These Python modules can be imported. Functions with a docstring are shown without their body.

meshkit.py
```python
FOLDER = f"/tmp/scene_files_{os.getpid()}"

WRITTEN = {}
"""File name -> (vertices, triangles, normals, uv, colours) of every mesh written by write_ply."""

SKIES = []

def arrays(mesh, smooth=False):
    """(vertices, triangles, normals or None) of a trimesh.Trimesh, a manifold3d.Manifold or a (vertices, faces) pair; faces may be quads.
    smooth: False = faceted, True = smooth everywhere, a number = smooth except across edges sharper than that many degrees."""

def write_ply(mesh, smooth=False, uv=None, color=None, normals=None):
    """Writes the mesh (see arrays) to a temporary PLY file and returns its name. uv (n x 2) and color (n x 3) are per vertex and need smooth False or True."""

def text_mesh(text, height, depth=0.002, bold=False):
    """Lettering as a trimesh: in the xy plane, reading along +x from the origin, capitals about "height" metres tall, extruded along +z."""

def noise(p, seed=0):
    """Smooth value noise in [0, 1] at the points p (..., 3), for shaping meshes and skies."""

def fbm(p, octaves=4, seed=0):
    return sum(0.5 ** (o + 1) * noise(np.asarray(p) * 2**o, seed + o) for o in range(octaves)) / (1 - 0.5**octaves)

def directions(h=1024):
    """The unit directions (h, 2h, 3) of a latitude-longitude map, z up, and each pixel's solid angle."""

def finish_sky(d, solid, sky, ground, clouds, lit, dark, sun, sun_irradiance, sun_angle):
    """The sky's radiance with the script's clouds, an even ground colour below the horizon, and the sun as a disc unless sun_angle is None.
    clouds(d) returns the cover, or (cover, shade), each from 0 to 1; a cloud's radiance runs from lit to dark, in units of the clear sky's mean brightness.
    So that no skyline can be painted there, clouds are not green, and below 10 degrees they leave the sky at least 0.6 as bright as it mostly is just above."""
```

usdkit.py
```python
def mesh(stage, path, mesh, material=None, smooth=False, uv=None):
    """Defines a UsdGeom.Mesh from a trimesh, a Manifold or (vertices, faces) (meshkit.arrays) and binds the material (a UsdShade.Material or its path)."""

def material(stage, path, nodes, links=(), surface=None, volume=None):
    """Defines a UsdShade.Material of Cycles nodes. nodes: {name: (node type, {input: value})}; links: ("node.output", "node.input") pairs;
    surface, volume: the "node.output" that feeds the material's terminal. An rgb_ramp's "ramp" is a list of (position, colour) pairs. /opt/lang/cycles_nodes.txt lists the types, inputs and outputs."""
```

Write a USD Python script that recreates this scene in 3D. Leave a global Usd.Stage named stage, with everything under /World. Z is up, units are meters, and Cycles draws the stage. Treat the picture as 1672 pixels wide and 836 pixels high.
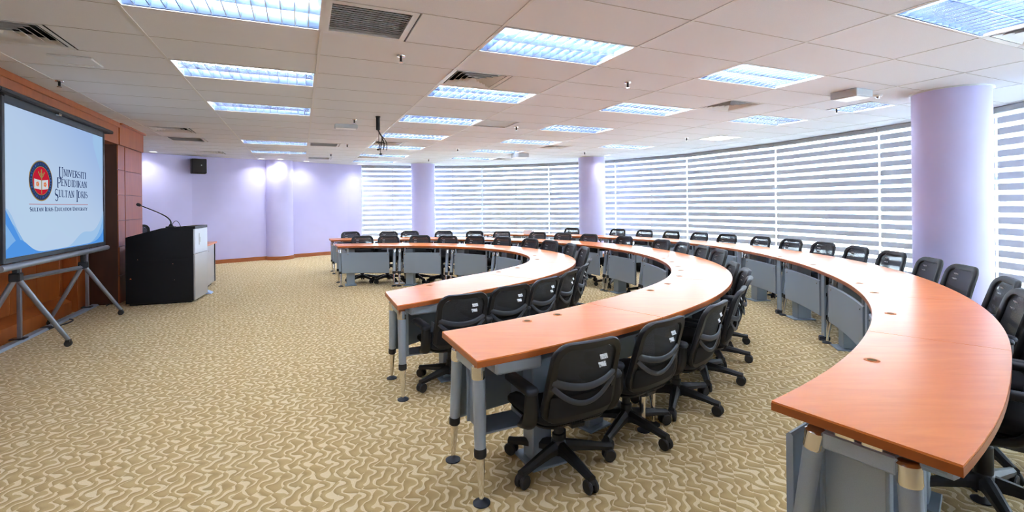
import math, random
import numpy as np
import trimesh
from shapely.geometry import Polygon, LineString, Point, box as sbox
from shapely.ops import unary_union
from shapely import affinity
import usdkit
from pxr import Usd, UsdGeom, UsdLux, UsdShade, Gf, Sdf

stage = Usd.Stage.CreateInMemory()
UsdGeom.SetStageUpAxis(stage, UsdGeom.Tokens.z)
UsdGeom.SetStageMetersPerUnit(stage, 1.0)
UsdGeom.Xform.Define(stage, '/World')
UsdGeom.Scope.Define(stage, '/World/Looks')
rng = random.Random(7)

# ------------------------------------------------------------------ camera, sky, exposure
F_PX, CY, ROLL, CAM_H = 783.4, 335.0, -0.0095, 1.43
cam = UsdGeom.Camera.Define(stage, '/World/camera')
cam.CreateHorizontalApertureAttr(36.0)
cam.CreateVerticalApertureAttr(18.0)
FL = 36.0 * F_PX / 1672.0
cam.CreateFocalLengthAttr(FL)
cam.CreateVerticalApertureOffsetAttr(-(418.0 - CY) / F_PX * FL)
cam.CreateFStopAttr(0.0)
cam.CreateClippingRangeAttr(Gf.Vec2f(0.05, 500))
cam.CreateExposureAttr(1.5)
M = Gf.Matrix4d().SetRotate(Gf.Rotation(Gf.Vec3d(0, 0, 1), math.degrees(ROLL))) * Gf.Matrix4d().SetRotate(Gf.Rotation(Gf.Vec3d(1, 0, 0), 90)) * Gf.Matrix4d().SetTranslate(Gf.Vec3d(0, 0, CAM_H))
cam.AddTransformOp().Set(M)

dome = UsdLux.DomeLight.Define(stage, '/World/sky')          # bright overcast daylight outside the windows
dome.CreateIntensityAttr(2.3)
dome.CreateColorAttr(Gf.Vec3f(0.90, 0.96, 1.0))

LAMP = 38.0          # radiance of the fluorescent tubes
DOWN = 240.0          # radiance of the downlight lamps
SCREEN = 0.285        # radiance of the projected picture

# ------------------------------------------------------------------ room frame: ceiling grid directions
YAW = -0.415
A2 = np.array([math.sin(YAW), math.cos(YAW)])      # along the screen wall, away from the camera
B2 = np.array([math.cos(YAW), -math.sin(YAW)])     # from the screen wall to the windows
GRID = math.degrees(-YAW)                          # rotation that brings x to B2, y to A2
U0, T0 = -1.048, 3.787
CEIL = 2.724
C0 = np.array([-2.0, 6.22])                        # centre of the horseshoe of tables
def L(u, t):
    return B2 * u + A2 * t
def cell(k, m):
    return U0 + 1.2 * k, T0 + 0.6 * m
def pol(r, deg):
    q = math.radians(deg)
    return C0 + r * np.array([math.cos(q), math.sin(q)])

# ------------------------------------------------------------------ prim helpers
used = {}
def numbered(parent, name):
    key = (parent, name)
    n = used.get(key, 0)
    used[key] = n + 1
    return f'{parent}/{name}' + (f'_{n:03d}' if n else '')
def path_of(p):
    return str(p.GetPath()) if hasattr(p, 'GetPath') else (p or '/World')
def tag(prim, label=None, cat=None, group=None, kind=None):
    prim = prim.GetPrim() if hasattr(prim, 'GetPrim') else prim
    for k, v in (('label', label), ('category', cat), ('group', group), ('kind', kind)):
        if v:
            prim.SetCustomDataByKey(k, v)
    return prim
def part(parent, name, mesh, mat, smooth=False, label=None, kind=None):
    p = numbered(path_of(parent), name)
    if isinstance(mesh, list):
        mesh = cat(mesh)
    m = usdkit.mesh(stage, p, mesh, mat, smooth)
    return tag(m, label, None, None, kind)
def thing(name, label=None, category=None, loc=(0, 0, 0), rotz=0.0, group=None, kind=None, scale=None):
    x = UsdGeom.Xform.Define(stage, numbered('/World', name))
    x.AddTranslateOp().Set(Gf.Vec3d(*[float(v) for v in loc]))
    if rotz:
        x.AddRotateZOp().Set(float(rotz))
    if scale:
        x.AddScaleOp().Set(Gf.Vec3f(scale, scale, scale))
    return tag(x, label, category, group, kind)
def copy_of(src, name, label, loc, rotz, group=None, category=None, scale=None):
    x = UsdGeom.Xform.Define(stage, numbered('/World', name))
    x.AddTranslateOp().Set(Gf.Vec3d(*[float(v) for v in loc]))
    if rotz:
        x.AddRotateZOp().Set(float(rotz))
    if scale:
        x.AddScaleOp().Set(Gf.Vec3f(scale, scale, scale))
    p = x.GetPrim()
    p.GetReferences().AddInternalReference(src)
    p.SetInstanceable(True)
    return tag(p, label, category, group)
def proto(name):
    stage.CreateClassPrim('/World/Kinds') if not stage.GetPrimAtPath('/World/Kinds') else None
    return stage.CreateClassPrim('/World/Kinds/' + name)

# ------------------------------------------------------------------ mesh helpers
def cat(ms):
    return trimesh.util.concatenate(ms)
def box(x0, x1, y0, y1, z0, z1):
    v = np.array([[x, y, z] for x in (x0, x1) for y in (y0, y1) for z in (z0, z1)], float)
    f = [[0, 1, 3], [0, 3, 2], [4, 6, 7], [4, 7, 5], [0, 4, 5], [0, 5, 1], [2, 3, 7], [2, 7, 6], [0, 2, 6], [0, 6, 4], [1, 5, 7], [1, 7, 3]]
    return trimesh.Trimesh(v, f, process=False)
def cbox(x0, x1, y0, y1, z0, z1, c=0.004):
    c = min(c, (x1 - x0) * .45, (y1 - y0) * .45, (z1 - z0) * .45)
    v = []
    for sx in (0, 1):
        for sy in (0, 1):
            for sz in (0, 1):
                p = np.array([(x0, x1)[sx], (y0, y1)[sy], (z0, z1)[sz]])
                d = np.array([1 - 2 * sx, 1 - 2 * sy, 1 - 2 * sz]) * c
                for k in range(3):
                    e = d.copy(); e[k] = 0
                    v.append(p + e)
    return trimesh.convex.convex_hull(np.array(v))
def hull(pts):
    return trimesh.convex.convex_hull(np.asarray(pts, float))
def moved(m, x=0, y=0, z=0, rz=0, rx=0, ry=0):
    m = m.copy()
    for a, ax in ((rx, (1, 0, 0)), (ry, (0, 1, 0)), (rz, (0, 0, 1))):
        if a:
            m.apply_transform(trimesh.transformations.rotation_matrix(math.radians(a), ax))
    m.apply_translation((x, y, z))
    return m
def frame_to(p, q):
    p, q = np.asarray(p, float), np.asarray(q, float)
    d = q - p; n = np.linalg.norm(d); d = d / n
    a = np.cross(d, (0, 0, 1.0) if abs(d[2]) < .9 else (1.0, 0, 0)); a /= np.linalg.norm(a)
    b = np.cross(d, a)
    return p, d, a, b, n
def lathe(profile, p=(0, 0, 0), q=(0, 0, 1), n=16, closed=True):
    """profile: (radius, s) with s metres along p->q."""
    p, d, a, b, _ = frame_to(p, q)
    ang = np.arange(n) * 2 * np.pi / n
    v, f = [], []
    for r, s in profile:
        v.append(p + d * s + r * (np.cos(ang)[:, None] * a + np.sin(ang)[:, None] * b))
    v = np.vstack(v)
    for i in range(len(profile) - 1):
        for j in range(n):
            k = (j + 1) % n
            f += [[i * n + j, i * n + k, (i + 1) * n + k], [i * n + j, (i + 1) * n + k, (i + 1) * n + j]]
    if closed:
        c0, c1 = len(v), len(v) + 1
        v = np.vstack([v, p + d * profile[0][1], p + d * profile[-1][1]])
        o = (len(profile) - 1) * n
        for j in range(n):
            k = (j + 1) % n
            f += [[c0, k, j], [c1, o + j, o + k]]
    m = trimesh.Trimesh(v, f, process=False)
    m.fix_normals() if closed else None
    return m
def cyl(p, q, r, r2=None, n=12):
    l = float(np.linalg.norm(np.asarray(q, float) - np.asarray(p, float)))
    return lathe([(r, 0), (r2 if r2 is not None else r, l)], p, q, n)
def tube(pts, r, n=8, flat=None):
    """swept tube; r number or list; flat=(a,b) scales the cross-section."""
    p = np.asarray(pts, float)
    t = np.gradient(p, axis=0); t /= np.linalg.norm(t, axis=1, keepdims=True) + 1e-12
    up = np.array([0, 0, 1.0]) if abs(t[:, 2]).max() < .95 else np.array([0.31, 0.95, 0.05])
    a = np.cross(t, up); a /= np.linalg.norm(a, axis=1, keepdims=True) + 1e-9
    b = np.cross(t, a)
    r = np.broadcast_to(r, (len(p),))
    fa, fb = flat or (1, 1)
    ang = np.arange(n) * 2 * np.pi / n
    v = p[:, None] + r[:, None, None] * (fa * np.cos(ang)[None, :, None] * a[:, None] + fb * np.sin(ang)[None, :, None] * b[:, None])
    v = v.reshape(-1, 3); f = []
    for i in range(len(p) - 1):
        for j in range(n):
            k = (j + 1) % n
            f += [[i * n + j, i * n + k, (i + 1) * n + k], [i * n + j, (i + 1) * n + k, (i + 1) * n + j]]
    o = (len(p) - 1) * n
    for j in range(1, n - 1):
        f += [[0, j + 1, j], [o, o + j, o + j + 1]]
    m = trimesh.Trimesh(v, f, process=False); m.fix_normals()
    return m
def bez(p0, p1, p2, p3=None, n=10):
    t = np.linspace(0, 1, n)[:, None]
    p0, p1, p2 = map(lambda x: np.asarray(x, float), (p0, p1, p2))
    if p3 is None:
        return (1 - t) ** 2 * p0 + 2 * t * (1 - t) * p1 + t ** 2 * p2
    p3 = np.asarray(p3, float)
    return (1 - t) ** 3 * p0 + 3 * t * (1 - t) ** 2 * p1 + 3 * t * t * (1 - t) * p2 + t ** 3 * p3
def extrude(poly, z0, z1):
    out = []
    for g in getattr(poly, 'geoms', [poly]):
        if g.geom_type == 'Polygon' and g.area > 1e-7:
            m = trimesh.creation.extrude_polygon(g, z1 - z0, engine='earcut')
            m.apply_translation((0, 0, z0)); out.append(m)
    return cat(out) if out else None
def rrect(w, d, r, n=5):
    pts = []
    for cx, cy, a0 in ((w / 2 - r, d / 2 - r, 0), (-w / 2 + r, d / 2 - r, 90), (-w / 2 + r, -d / 2 + r, 180), (w / 2 - r, -d / 2 + r, 270)):
        for i in range(n + 1):
            q = math.radians(a0 + 90 * i / n)
            pts.append((cx + r * math.cos(q), cy + r * math.sin(q)))
    return np.array(pts)
def loft(rings, cap=True):
    rings = [np.asarray(r, float) for r in rings]
    n = len(rings[0]); v = np.vstack(rings); f = []
    for i in range(len(rings) - 1):
        for j in range(n):
            k = (j + 1) % n
            f += [[i * n + j, i * n + k, (i + 1) * n + k], [i * n + j, (i + 1) * n + k, (i + 1) * n + j]]
    if cap:
        c0, c1 = len(v), len(v) + 1
        v = np.vstack([v, rings[0].mean(0), rings[-1].mean(0)])
        o = (len(rings) - 1) * n
        for j in range(n):
            k = (j + 1) % n
            f += [[c0, k, j], [c1, o + j, o + k]]
    m = trimesh.Trimesh(v, f, process=False); m.fix_normals()
    return m
def prism(p, q, w, z0, z1):
    """upright slab between the plan points p and q, thickness w towards the left of p->q (negative: right)."""
    p, q = np.asarray(p, float), np.asarray(q, float)
    d = (q - p) / np.linalg.norm(q - p); n = np.array([-d[1], d[0]]) * w
    return extrude(Polygon([p, q, q + n, p + n]), z0, z1)

# ------------------------------------------------------------------ materials
def mat(name, nodes, links=(), surface='p.BSDF'):
    return usdkit.material(stage, '/World/Looks/' + name, nodes, links, surface=surface)
def plain(name, col, rough=.5, metal=0., spec=.5, **kw):
    return mat(name, {'p': ('principled_bsdf', dict(base_color=col, roughness=rough, metallic=metal, specular_ior_level=spec, **kw))})
def speckle(name, col, rough, scale, amount, bump=0.0, metal=0., spec=.5):
    c = np.array(col)
    nodes = {'g': ('geometry', {}), 'n': ('noise_texture', {'scale': scale, 'detail': 3.0}),
             'r': ('rgb_ramp', {'ramp': [(0.3, tuple(c * (1 - amount))), (0.7, tuple(np.minimum(c * (1 + amount), 1)))]}),
             'p': ('principled_bsdf', {'roughness': rough, 'metallic': metal, 'specular_ior_level': spec})}
    links = [('g.position', 'n.vector'), ('n.fac', 'r.fac'), ('r.color', 'p.base_color')]
    if bump:
        nodes['b'] = ('bump', {'strength': bump, 'distance': 0.002})
        links += [('n.fac', 'b.height'), ('b.normal', 'p.normal')]
    return mat(name, nodes, links)
def wood(name, dark, light, rough, scale=(2.0, 2.0, 30.0), spec=.5, rotation=(0, 0, 0), coat=0.0):
    nodes = {'g': ('texture_coordinate', {}), 'm': ('mapping', {'scale': scale, 'rotation': rotation}),
             'n': ('noise_texture', {'scale': 1.6, 'detail': 6.0, 'roughness': .6, 'distortion': 1.2}),
             'r': ('rgb_ramp', {'ramp': [(0.25, dark), (0.5, tuple((np.array(dark) + light) / 2)), (0.75, light)]}),
             'p': ('principled_bsdf', {'roughness': rough, 'specular_ior_level': spec, 'coat_weight': coat, 'coat_roughness': .12})}
    return mat(name, nodes, [('g.object', 'm.vector'), ('m.vector', 'n.vector'), ('n.fac', 'r.fac'), ('r.color', 'p.base_color')])
def glow(name, col, strength):
    return mat(name, {'e': ('emission', {'color': col, 'strength': strength})}, surface='e.emission')

LAV = speckle('lavender_paint', (0.61, 0.585, 0.90), .55, 3.0, .02)
TILE = speckle('ceiling_tile', (0.66, 0.665, 0.70), .9, 160.0, .03, spec=.2)
TEE = plain('tee_metal', (0.60, 0.59, 0.58), .45)
SLAB = plain('ceiling_slab', (0.12, 0.12, 0.12), .9)
WHITE = plain('white_plastic', (0.80, 0.80, 0.80), .4)
GREYMET = speckle('silver_paint', (0.36, 0.43, 0.51), .38, 400., .05, metal=.35)
GREYDARK = speckle('grey_panel', (0.27, 0.33, 0.385), .42, 400., .05, metal=.1)
CHROME = plain('chrome', (0.80, 0.79, 0.77), .13, 1.0)
BLK = plain('black_plastic', (0.011, 0.012, 0.0145), .45, spec=.4)
BLKRUB = plain('black_rubber', (0.012, 0.012, 0.013), .6)
FAB = speckle('black_fabric', (0.016, 0.017, 0.021), .85, 500., .35, bump=.3, spec=.25)
BLKCASE = plain('black_case', (0.008, 0.009, 0.012), .5, spec=.25)
SLATE = plain('dark_case', (0.022, 0.026, 0.034), .5, spec=.3)
LECT = speckle('black_laminate', (0.007, 0.0075, 0.010), .5, 60., .15, spec=.25)
STEEL = speckle('brushed_steel', (0.46, 0.46, 0.47), .36, 200., .06, metal=.6)
ALU = plain('window_aluminium', (0.62, 0.66, 0.70), .4)
CHERRY = wood('cherry_laminate', (0.80, 0.215, 0.035), (0.92, 0.295, 0.065), .28, (1.3, 9.0, 9.0), rotation=(0, 0, .5))
EDGE = wood('cherry_edge', (0.33, 0.075, 0.010), (0.40, 0.10, 0.015), .4, (2., 2., 8.))
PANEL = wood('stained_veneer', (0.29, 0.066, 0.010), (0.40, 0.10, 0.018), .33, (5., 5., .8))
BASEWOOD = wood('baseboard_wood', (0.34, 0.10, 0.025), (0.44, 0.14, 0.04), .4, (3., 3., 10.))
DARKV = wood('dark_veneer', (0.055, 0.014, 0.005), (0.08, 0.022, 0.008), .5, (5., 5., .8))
OPAQUE = mat('blind_band', {'d': ('diffuse_bsdf', {'color': (0.66, 0.71, 0.80)}), 't': ('translucent_bsdf', {'color': (0.42, 0.47, 0.55)}), 'x': ('mix_closure', {'fac': .10})},
             [('d.BSDF', 'x.closure1'), ('t.BSDF', 'x.closure2')], surface='x.closure')
SHEER = mat('blind_sheer', {'d': ('transparent_bsdf', {'color': (0.93, 0.96, 1.0)}), 't': ('translucent_bsdf', {'color': (0.80, 0.84, 0.88)}), 'x': ('mix_closure', {'fac': .24})},
            [('d.BSDF', 'x.closure1'), ('t.BSDF', 'x.closure2')], surface='x.closure')
GLASS = mat('window_glass', {'f': ('fresnel', {'IOR': 1.45}), 't': ('transparent_bsdf', {'color': (0.93, 0.97, 0.98)}), 'g': ('glossy_bsdf', {'roughness': .02}), 'x': ('mix_closure', {})},
            [('f.fac', 'x.fac'), ('t.BSDF', 'x.closure1'), ('g.BSDF', 'x.closure2')], surface='x.closure')
MESHF = mat('chair_mesh', {'g': ('texture_coordinate', {}), 'm': ('mapping', {'scale': (420., 420., 420.)}), 'c': ('noise_texture', {'scale': 1.0, 'detail': 0.0}),
                           'k': ('map_range', {'value': .5, 'from_min': .50, 'from_max': .60, 'to_min': .01, 'to_max': .16, 'clamp': True}),
                           'p': ('principled_bsdf', {'base_color': (0.020, 0.022, 0.027), 'roughness': .6}), 't': ('transparent_bsdf', {}), 'x': ('mix_closure', {})},
            [('g.object', 'm.vector'), ('m.vector', 'c.vector'), ('c.fac', 'k.value'), ('k.result', 'x.fac'), ('p.BSDF', 'x.closure1'), ('t.BSDF', 'x.closure2')], surface='x.closure')
LOUVRE = plain('louvre_aluminium', (0.55, 0.66, 0.86), .16, .9)
REFL = plain('fixture_reflector', (0.16, 0.23, 0.38), .3, .3)
LAMPG = glow('tube_light', (0.93, 0.965, 1.0), LAMP)
PANELG = glow('panel_light', (0.95, 0.98, 1.0), 3.0)
DOWNG = glow('downlight_lamp', (0.93, 0.96, 1.0), DOWN)
VENTDARK = plain('vent_dark', (0.012, 0.012, 0.012), .8)
VENTGREY = plain('vent_grey', (0.42, 0.42, 0.41), .6)
STICK = mat('sticker', {'g': ('texture_coordinate', {}), 'm': ('mapping', {'scale': (140., 140., 60.)}), 'n': ('noise_texture', {'scale': 1.0, 'detail': 1.0}),
                        'r': ('rgb_ramp', {'ramp': [(0.40, (.25, .26, .28)), (0.46, (.82, .83, .84))]}), 'p': ('principled_bsdf', {'roughness': .5})},
            [('g.object', 'm.vector'), ('m.vector', 'n.vector'), ('n.fac', 'r.fac'), ('r.color', 'p.base_color')])
STANDM = plain('stand_grey', (0.24, 0.26, 0.30), .38, .5)
LUMB = plain('lumbar_grey', (0.040, 0.045, 0.058), .4)
BRASS = plain('grommet_brass', (0.13, 0.085, 0.03), .7, spec=.1)
GROMR = plain('grommet_ring', (0.62, 0.20, 0.07), .6, spec=.1)
CABLEW = plain('grey_cable', (0.28, 0.29, 0.31), .5)
CARTON = plain('white_card', (0.80, 0.81, 0.82), .6)

# carpet: rows of wavy light ribbons on tan, the rows shifted against each other
def carpet():
    nd, lk = {}, []
    cnt = [0]
    def mth(op, a, b=None, c=None):
        cnt[0] += 1
        n = f'm{cnt[0]}'
        inp = {'math_type': op}
        for k, v in (('value1', a), ('value2', b), ('value3', c)):
            if v is None:
                continue
            if isinstance(v, str):
                lk.append((v, f'{n}.{k}'))
            else:
                inp[k] = v
        nd[n] = ('math', inp)
        return n + '.value'
    nd['g'] = ('geometry', {})
    nd['map'] = ('mapping', {'rotation': (0, 0, -math.radians(GRID)), 'scale': (1 / .17, 1 / .17, 1)})     # one motif is 17 cm square
    nd['s'] = ('separate_xyz', {})
    nd['nz'] = ('noise_texture', {'scale': 1.1, 'detail': 1.0})
    nd['fine'] = ('noise_texture', {'scale': 60.0, 'detail': 1.0})
    lk += [('g.position', 'map.vector'), ('map.vector', 's.vector'), ('map.vector', 'nz.vector'), ('map.vector', 'fine.vector')]
    noise = mth('subtract', 'nz.fac', .5)
    x = mth('multiply_add', noise, .20, 's.x')
    y = mth('multiply_add', noise, -.20, 's.y')
    tau = 6.28318
    diag = mth('multiply', mth('subtract', x, y), 1.5)                     # diagonal cuts through the ribbons
    di = mth('floor', diag)
    df = mth('fraction', diag)
    sh = mth('fraction', mth('multiply_add', di, .37, 50.0))
    sw = mth('multiply', mth('sine', mth('multiply', mth('multiply_add', sh, .3, y), tau)), .45)
    sw2 = mth('multiply', mth('sine', mth('multiply', mth('multiply_add', x, 2.0, y), tau)), .15)
    v = mth('add', mth('multiply_add', x, 2.6, sh), mth('add', sw, sw2))
    s = mth('fraction', mth('add', v, 400.0))
    wid = mth('multiply_add', mth('sine', mth('multiply', mth('multiply_add', y, 2.0, mth('multiply', di, .3)), tau)), .13, .28)
    edge = mth('divide', mth('subtract', s, wid), .06)
    cut = mth('less_than', mth('absolute', mth('subtract', df, .03)), .03)
    nd['cl'] = ('map_range', {'from_min': 0.0, 'from_max': 1.0, 'to_min': 1.0, 'to_max': 0.0, 'clamp': True})
    lk.append((mth('subtract', edge, mth('multiply', cut, 3.0)), 'cl.value'))
    # dark side of each ribbon fading to mid tan
    shade = mth('divide', mth('subtract', s, wid), mth('subtract', 1.0, wid))
    nd['tan'] = ('rgb_ramp', {'ramp': [(0.0, (.40, .275, .105)), (0.6, (.53, .37, .16)), (1.0, (.58, .415, .185))]})
    lk.append((shade, 'tan.fac'))
    nd['mix'] = ('mix_color', {'b': (.79, .645, .385)})
    lk += [('cl.result', 'mix.fac'), ('tan.color', 'mix.a')]
    nd['fm'] = ('rgb_ramp', {'ramp': [(0.35, (.80, .79, .77)), (0.65, (1.08, 1.08, 1.08))]})
    nd['mx2'] = ('mix_color', {'blend_type': 'multiply', 'fac': 1.0, 'use_clamp': False})
    lk += [('fine.fac', 'fm.fac'), ('mix.result', 'mx2.a'), ('fm.color', 'mx2.b')]
    nd['bp'] = ('bump', {'strength': .35, 'distance': .004})
    lk += [('cl.result', 'bp.height')]
    nd['p'] = ('principled_bsdf', {'roughness': .95, 'specular_ior_level': .1, 'sheen_weight': .1})
    lk += [('mx2.result', 'p.base_color'), ('bp.normal', 'p.normal')]
    return mat('carpet', nd, lk)
CARPET = carpet()

# ------------------------------------------------------------------ room outline
WIN_ANG = [(107.1, 9.24), (95.4, 9.40), (83.8, 9.50), (70.3, 9.42), (57.3, 9.35), (43.9, 9.15), (28.5, 8.80), (14.3, 8.68), (3.1, 8.78), (-11, 8.8), (-26, 8.8), (-45, 8.8)]
WIN = [pol(r, q) for q, r in WIN_ANG]
BACK = [np.array([-9.9, 8.8]), np.array([-7.93, 11.9]), np.array([-5.05, 14.75])]
ROOM = Polygon([L(-3.1, -3), L(-3.1, 10.2)] + BACK + WIN + [L(1.0, -3)])
TOPZ = 2.98

fl = part(None, 'floor', extrude(ROOM.buffer(.6), -.12, 0.0), CARPET)
tag(fl, 'beige and tan carpet with a wavy ribbon pattern', kind='structure')

# back walls (lavender) with a half-round engaged column
def structure(name, label=None):
    return thing(name, label, kind='structure')
wb = structure('wall_back', 'lavender painted back wall with an engaged round column')
def wseg(parent, name, p, q, mat_, z0=0.0, z1=TOPZ, th=.16):
    return part(parent, name, prism(p, q, th, z0, z1), mat_)
wseg(wb, 'wall_panel', BACK[0], BACK[1], LAV)
wseg(wb, 'wall_panel', BACK[1], BACK[2], LAV)
wseg(wb, 'wall_panel', BACK[2], WIN[0], LAV)
ENG = np.array([-6.45, 13.32])
part(wb, 'engaged_column', lathe([(.345, 0), (.345, TOPZ)], (*ENG, 0), (*ENG, 1), 48), LAV, 30)
bbk = structure('baseboard_back', 'stained wood baseboard along the lavender wall')
for p, q in ((BACK[0], BACK[1]), (BACK[1], BACK[2]), (BACK[2], WIN[0])):
    part(bbk, 'board', prism(p, q, -.014, 0.0, .10), BASEWOOD)
part(bbk, 'curved_board', lathe([(.359, 0), (.359, .098), (.346, .10)], (*ENG, 0), (*ENG, 1), 48), BASEWOOD, 30)
wr = structure('wall_rear', 'plain lavender wall at the rear of the room')
wseg(wr, 'wall_panel', WIN[-1], L(1.0, -3), LAV)
wseg(wr, 'wall_panel', L(1.0, -3), L(-3.1, -3), LAV)

# free-standing round columns
for (cx, cy, rr, lab) in ((5.20, 5.68, .36, 'thick lavender round column close by in front of the blinds'), (2.20, 13.2, .36, 'lavender round column in the middle of the curved window wall'), (-2.72, 14.72, .36, 'lavender round column at the far end of the window wall')):
    c = structure('column', lab)
    part(c, 'shaft', lathe([(rr, 0), (rr, TOPZ)], (cx, cy, 0), (cx, cy, 1), 64), LAV, 30)
    part(c, 'base_ring', lathe([(rr + .012, 0), (rr + .012, .095), (rr, .10)], (cx, cy, 0), (cx, cy, 1), 64), BASEWOOD, 30)
    part(c, 'ceiling_ring', lathe([(rr + .018, CEIL - .014), (rr + .022, CEIL - .004), (rr + .022, CEIL)], (cx, cy, 0), (cx, cy, 1), 64), ALU, 30)

# window wall: frames with panes, sills
for i in range(len(WIN) - 1):
    p, q = WIN[i], WIN[i + 1]
    d = (q - p) / np.linalg.norm(q - p); nrm = np.array([-d[1], d[0]])          # outwards
    ln = float(np.linalg.norm(q - p))
    po = p + nrm * .10
    w = thing('window_%d' % (i + 1), 'tall glazed window bay with pale metal frame', kind='structure', loc=(po[0], po[1], 0), rotz=math.degrees(math.atan2(d[1], d[0])))
    fr = [box(-.03, .03, 0, .07, .12, TOPZ), box(ln - .03, ln + .03, 0, .07, .12, TOPZ), box(0, ln, 0, .07, .12, .18), box(0, ln, 0, .07, 1.72, 1.77), box(0, ln, 0, .07, CEIL - .03, TOPZ)]
    nm = max(1, int(round(ln / 1.0)))
    for k in range(1, nm):
        fr.append(box(ln * k / nm - .022, ln * k / nm + .022, .005, .065, .18, CEIL))
    part(w, 'frame', fr, ALU)
    for k in range(nm):
        for z0, z1 in ((.18, 1.72), (1.77, CEIL - .03)):
            part(w, 'pane', box(ln * k / nm + .02, ln * (k + 1) / nm - .02, .03, .036, z0, z1), GLASS)
    part(w, 'sill', box(-.02, ln + .02, -.085, .16, 0, .12), WHITE)
    part(w, 'baseboard', box(0, ln, -.10, -.085, 0, .085), BASEWOOD)

# screen wall: header, pilaster, niche and wainscot in stained veneer
wl = thing('wall_left', 'stained veneer screen wall with header, niche and wainscot', kind='structure', rotz=GRID)
UH, UN, UW = -2.50, -4.0, -3.02
part(wl, 'header', box(UN, UH, -3.2, 9.0, 2.40, TOPZ), PANEL)
part(wl, 'crown_strip', cbox(UH, UH + .018, -3.2, 9.0, 2.655, 2.742), PANEL)
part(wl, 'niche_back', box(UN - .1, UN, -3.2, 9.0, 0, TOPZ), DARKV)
part(wl, 'ledge', cbox(UN, UW + .02, -3.2, 8.98, .80, .84), PANEL)
tt = -3.2
while tt < 8.55:
    e = min(tt + .615, 8.58)
    part(wl, 'wainscot_panel', cbox(UW - .03, UW, tt + .003, e - .003, .24, .80, .003), PANEL)
    tt += .615
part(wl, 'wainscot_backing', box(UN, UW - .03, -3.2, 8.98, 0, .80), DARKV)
part(wl, 'plinth', hull([(UW, -3.2, .24), (UW + .12, -3.2, .16), (UW + .12, -3.2, 0), (UW - .03, -3.2, 0), (UW - .03, -3.2, .24), (UW, 8.5, .24), (UW + .12, 8.5, .16), (UW + .12, 8.5, 0), (UW - .03, 8.5, 0), (UW - .03, 8.5, .24)]), PANEL)
part(wl, 'corner_block', cbox(UN, UW + .16, 8.58, 8.995, 0, .83, .004), PANEL)
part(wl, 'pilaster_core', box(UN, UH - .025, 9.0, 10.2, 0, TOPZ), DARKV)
for z0, z1, dp in ((0.004, .42, .0), (.426, .855, .0), (.861, 1.25, -.012), (1.256, 1.64, -.012), (1.646, 2.02, -.012), (2.026, 2.395, -.012), (2.40, TOPZ, .012)):
    for t0, t1 in (((9.0, 10.2),) if z0 > 2.39 or z1 < .86 else ((9.0, 9.30), (9.325, 10.2))):
        part(wl, 'pilaster_panel', cbox(UH - .03, UH + dp, t0 + .002, t1 - .002, z0, z1, .003), PANEL)
part(wl, 'pilaster_cap', cbox(UH - .03, UH + .05, 9.0, 10.24, 2.70, 2.744, .006), PANEL)
part(wl, 'end_panel', cbox(UN, UH - .02, 10.2, 10.222, 0.004, TOPZ, .003), PANEL)
wseg(wl, 'end_wall', L(-4.1, 10.2) @ np.array([[B2[0], A2[0]], [B2[1], A2[1]]]), np.array([B2 @ BACK[0], A2 @ BACK[0]]), LAV)

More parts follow.
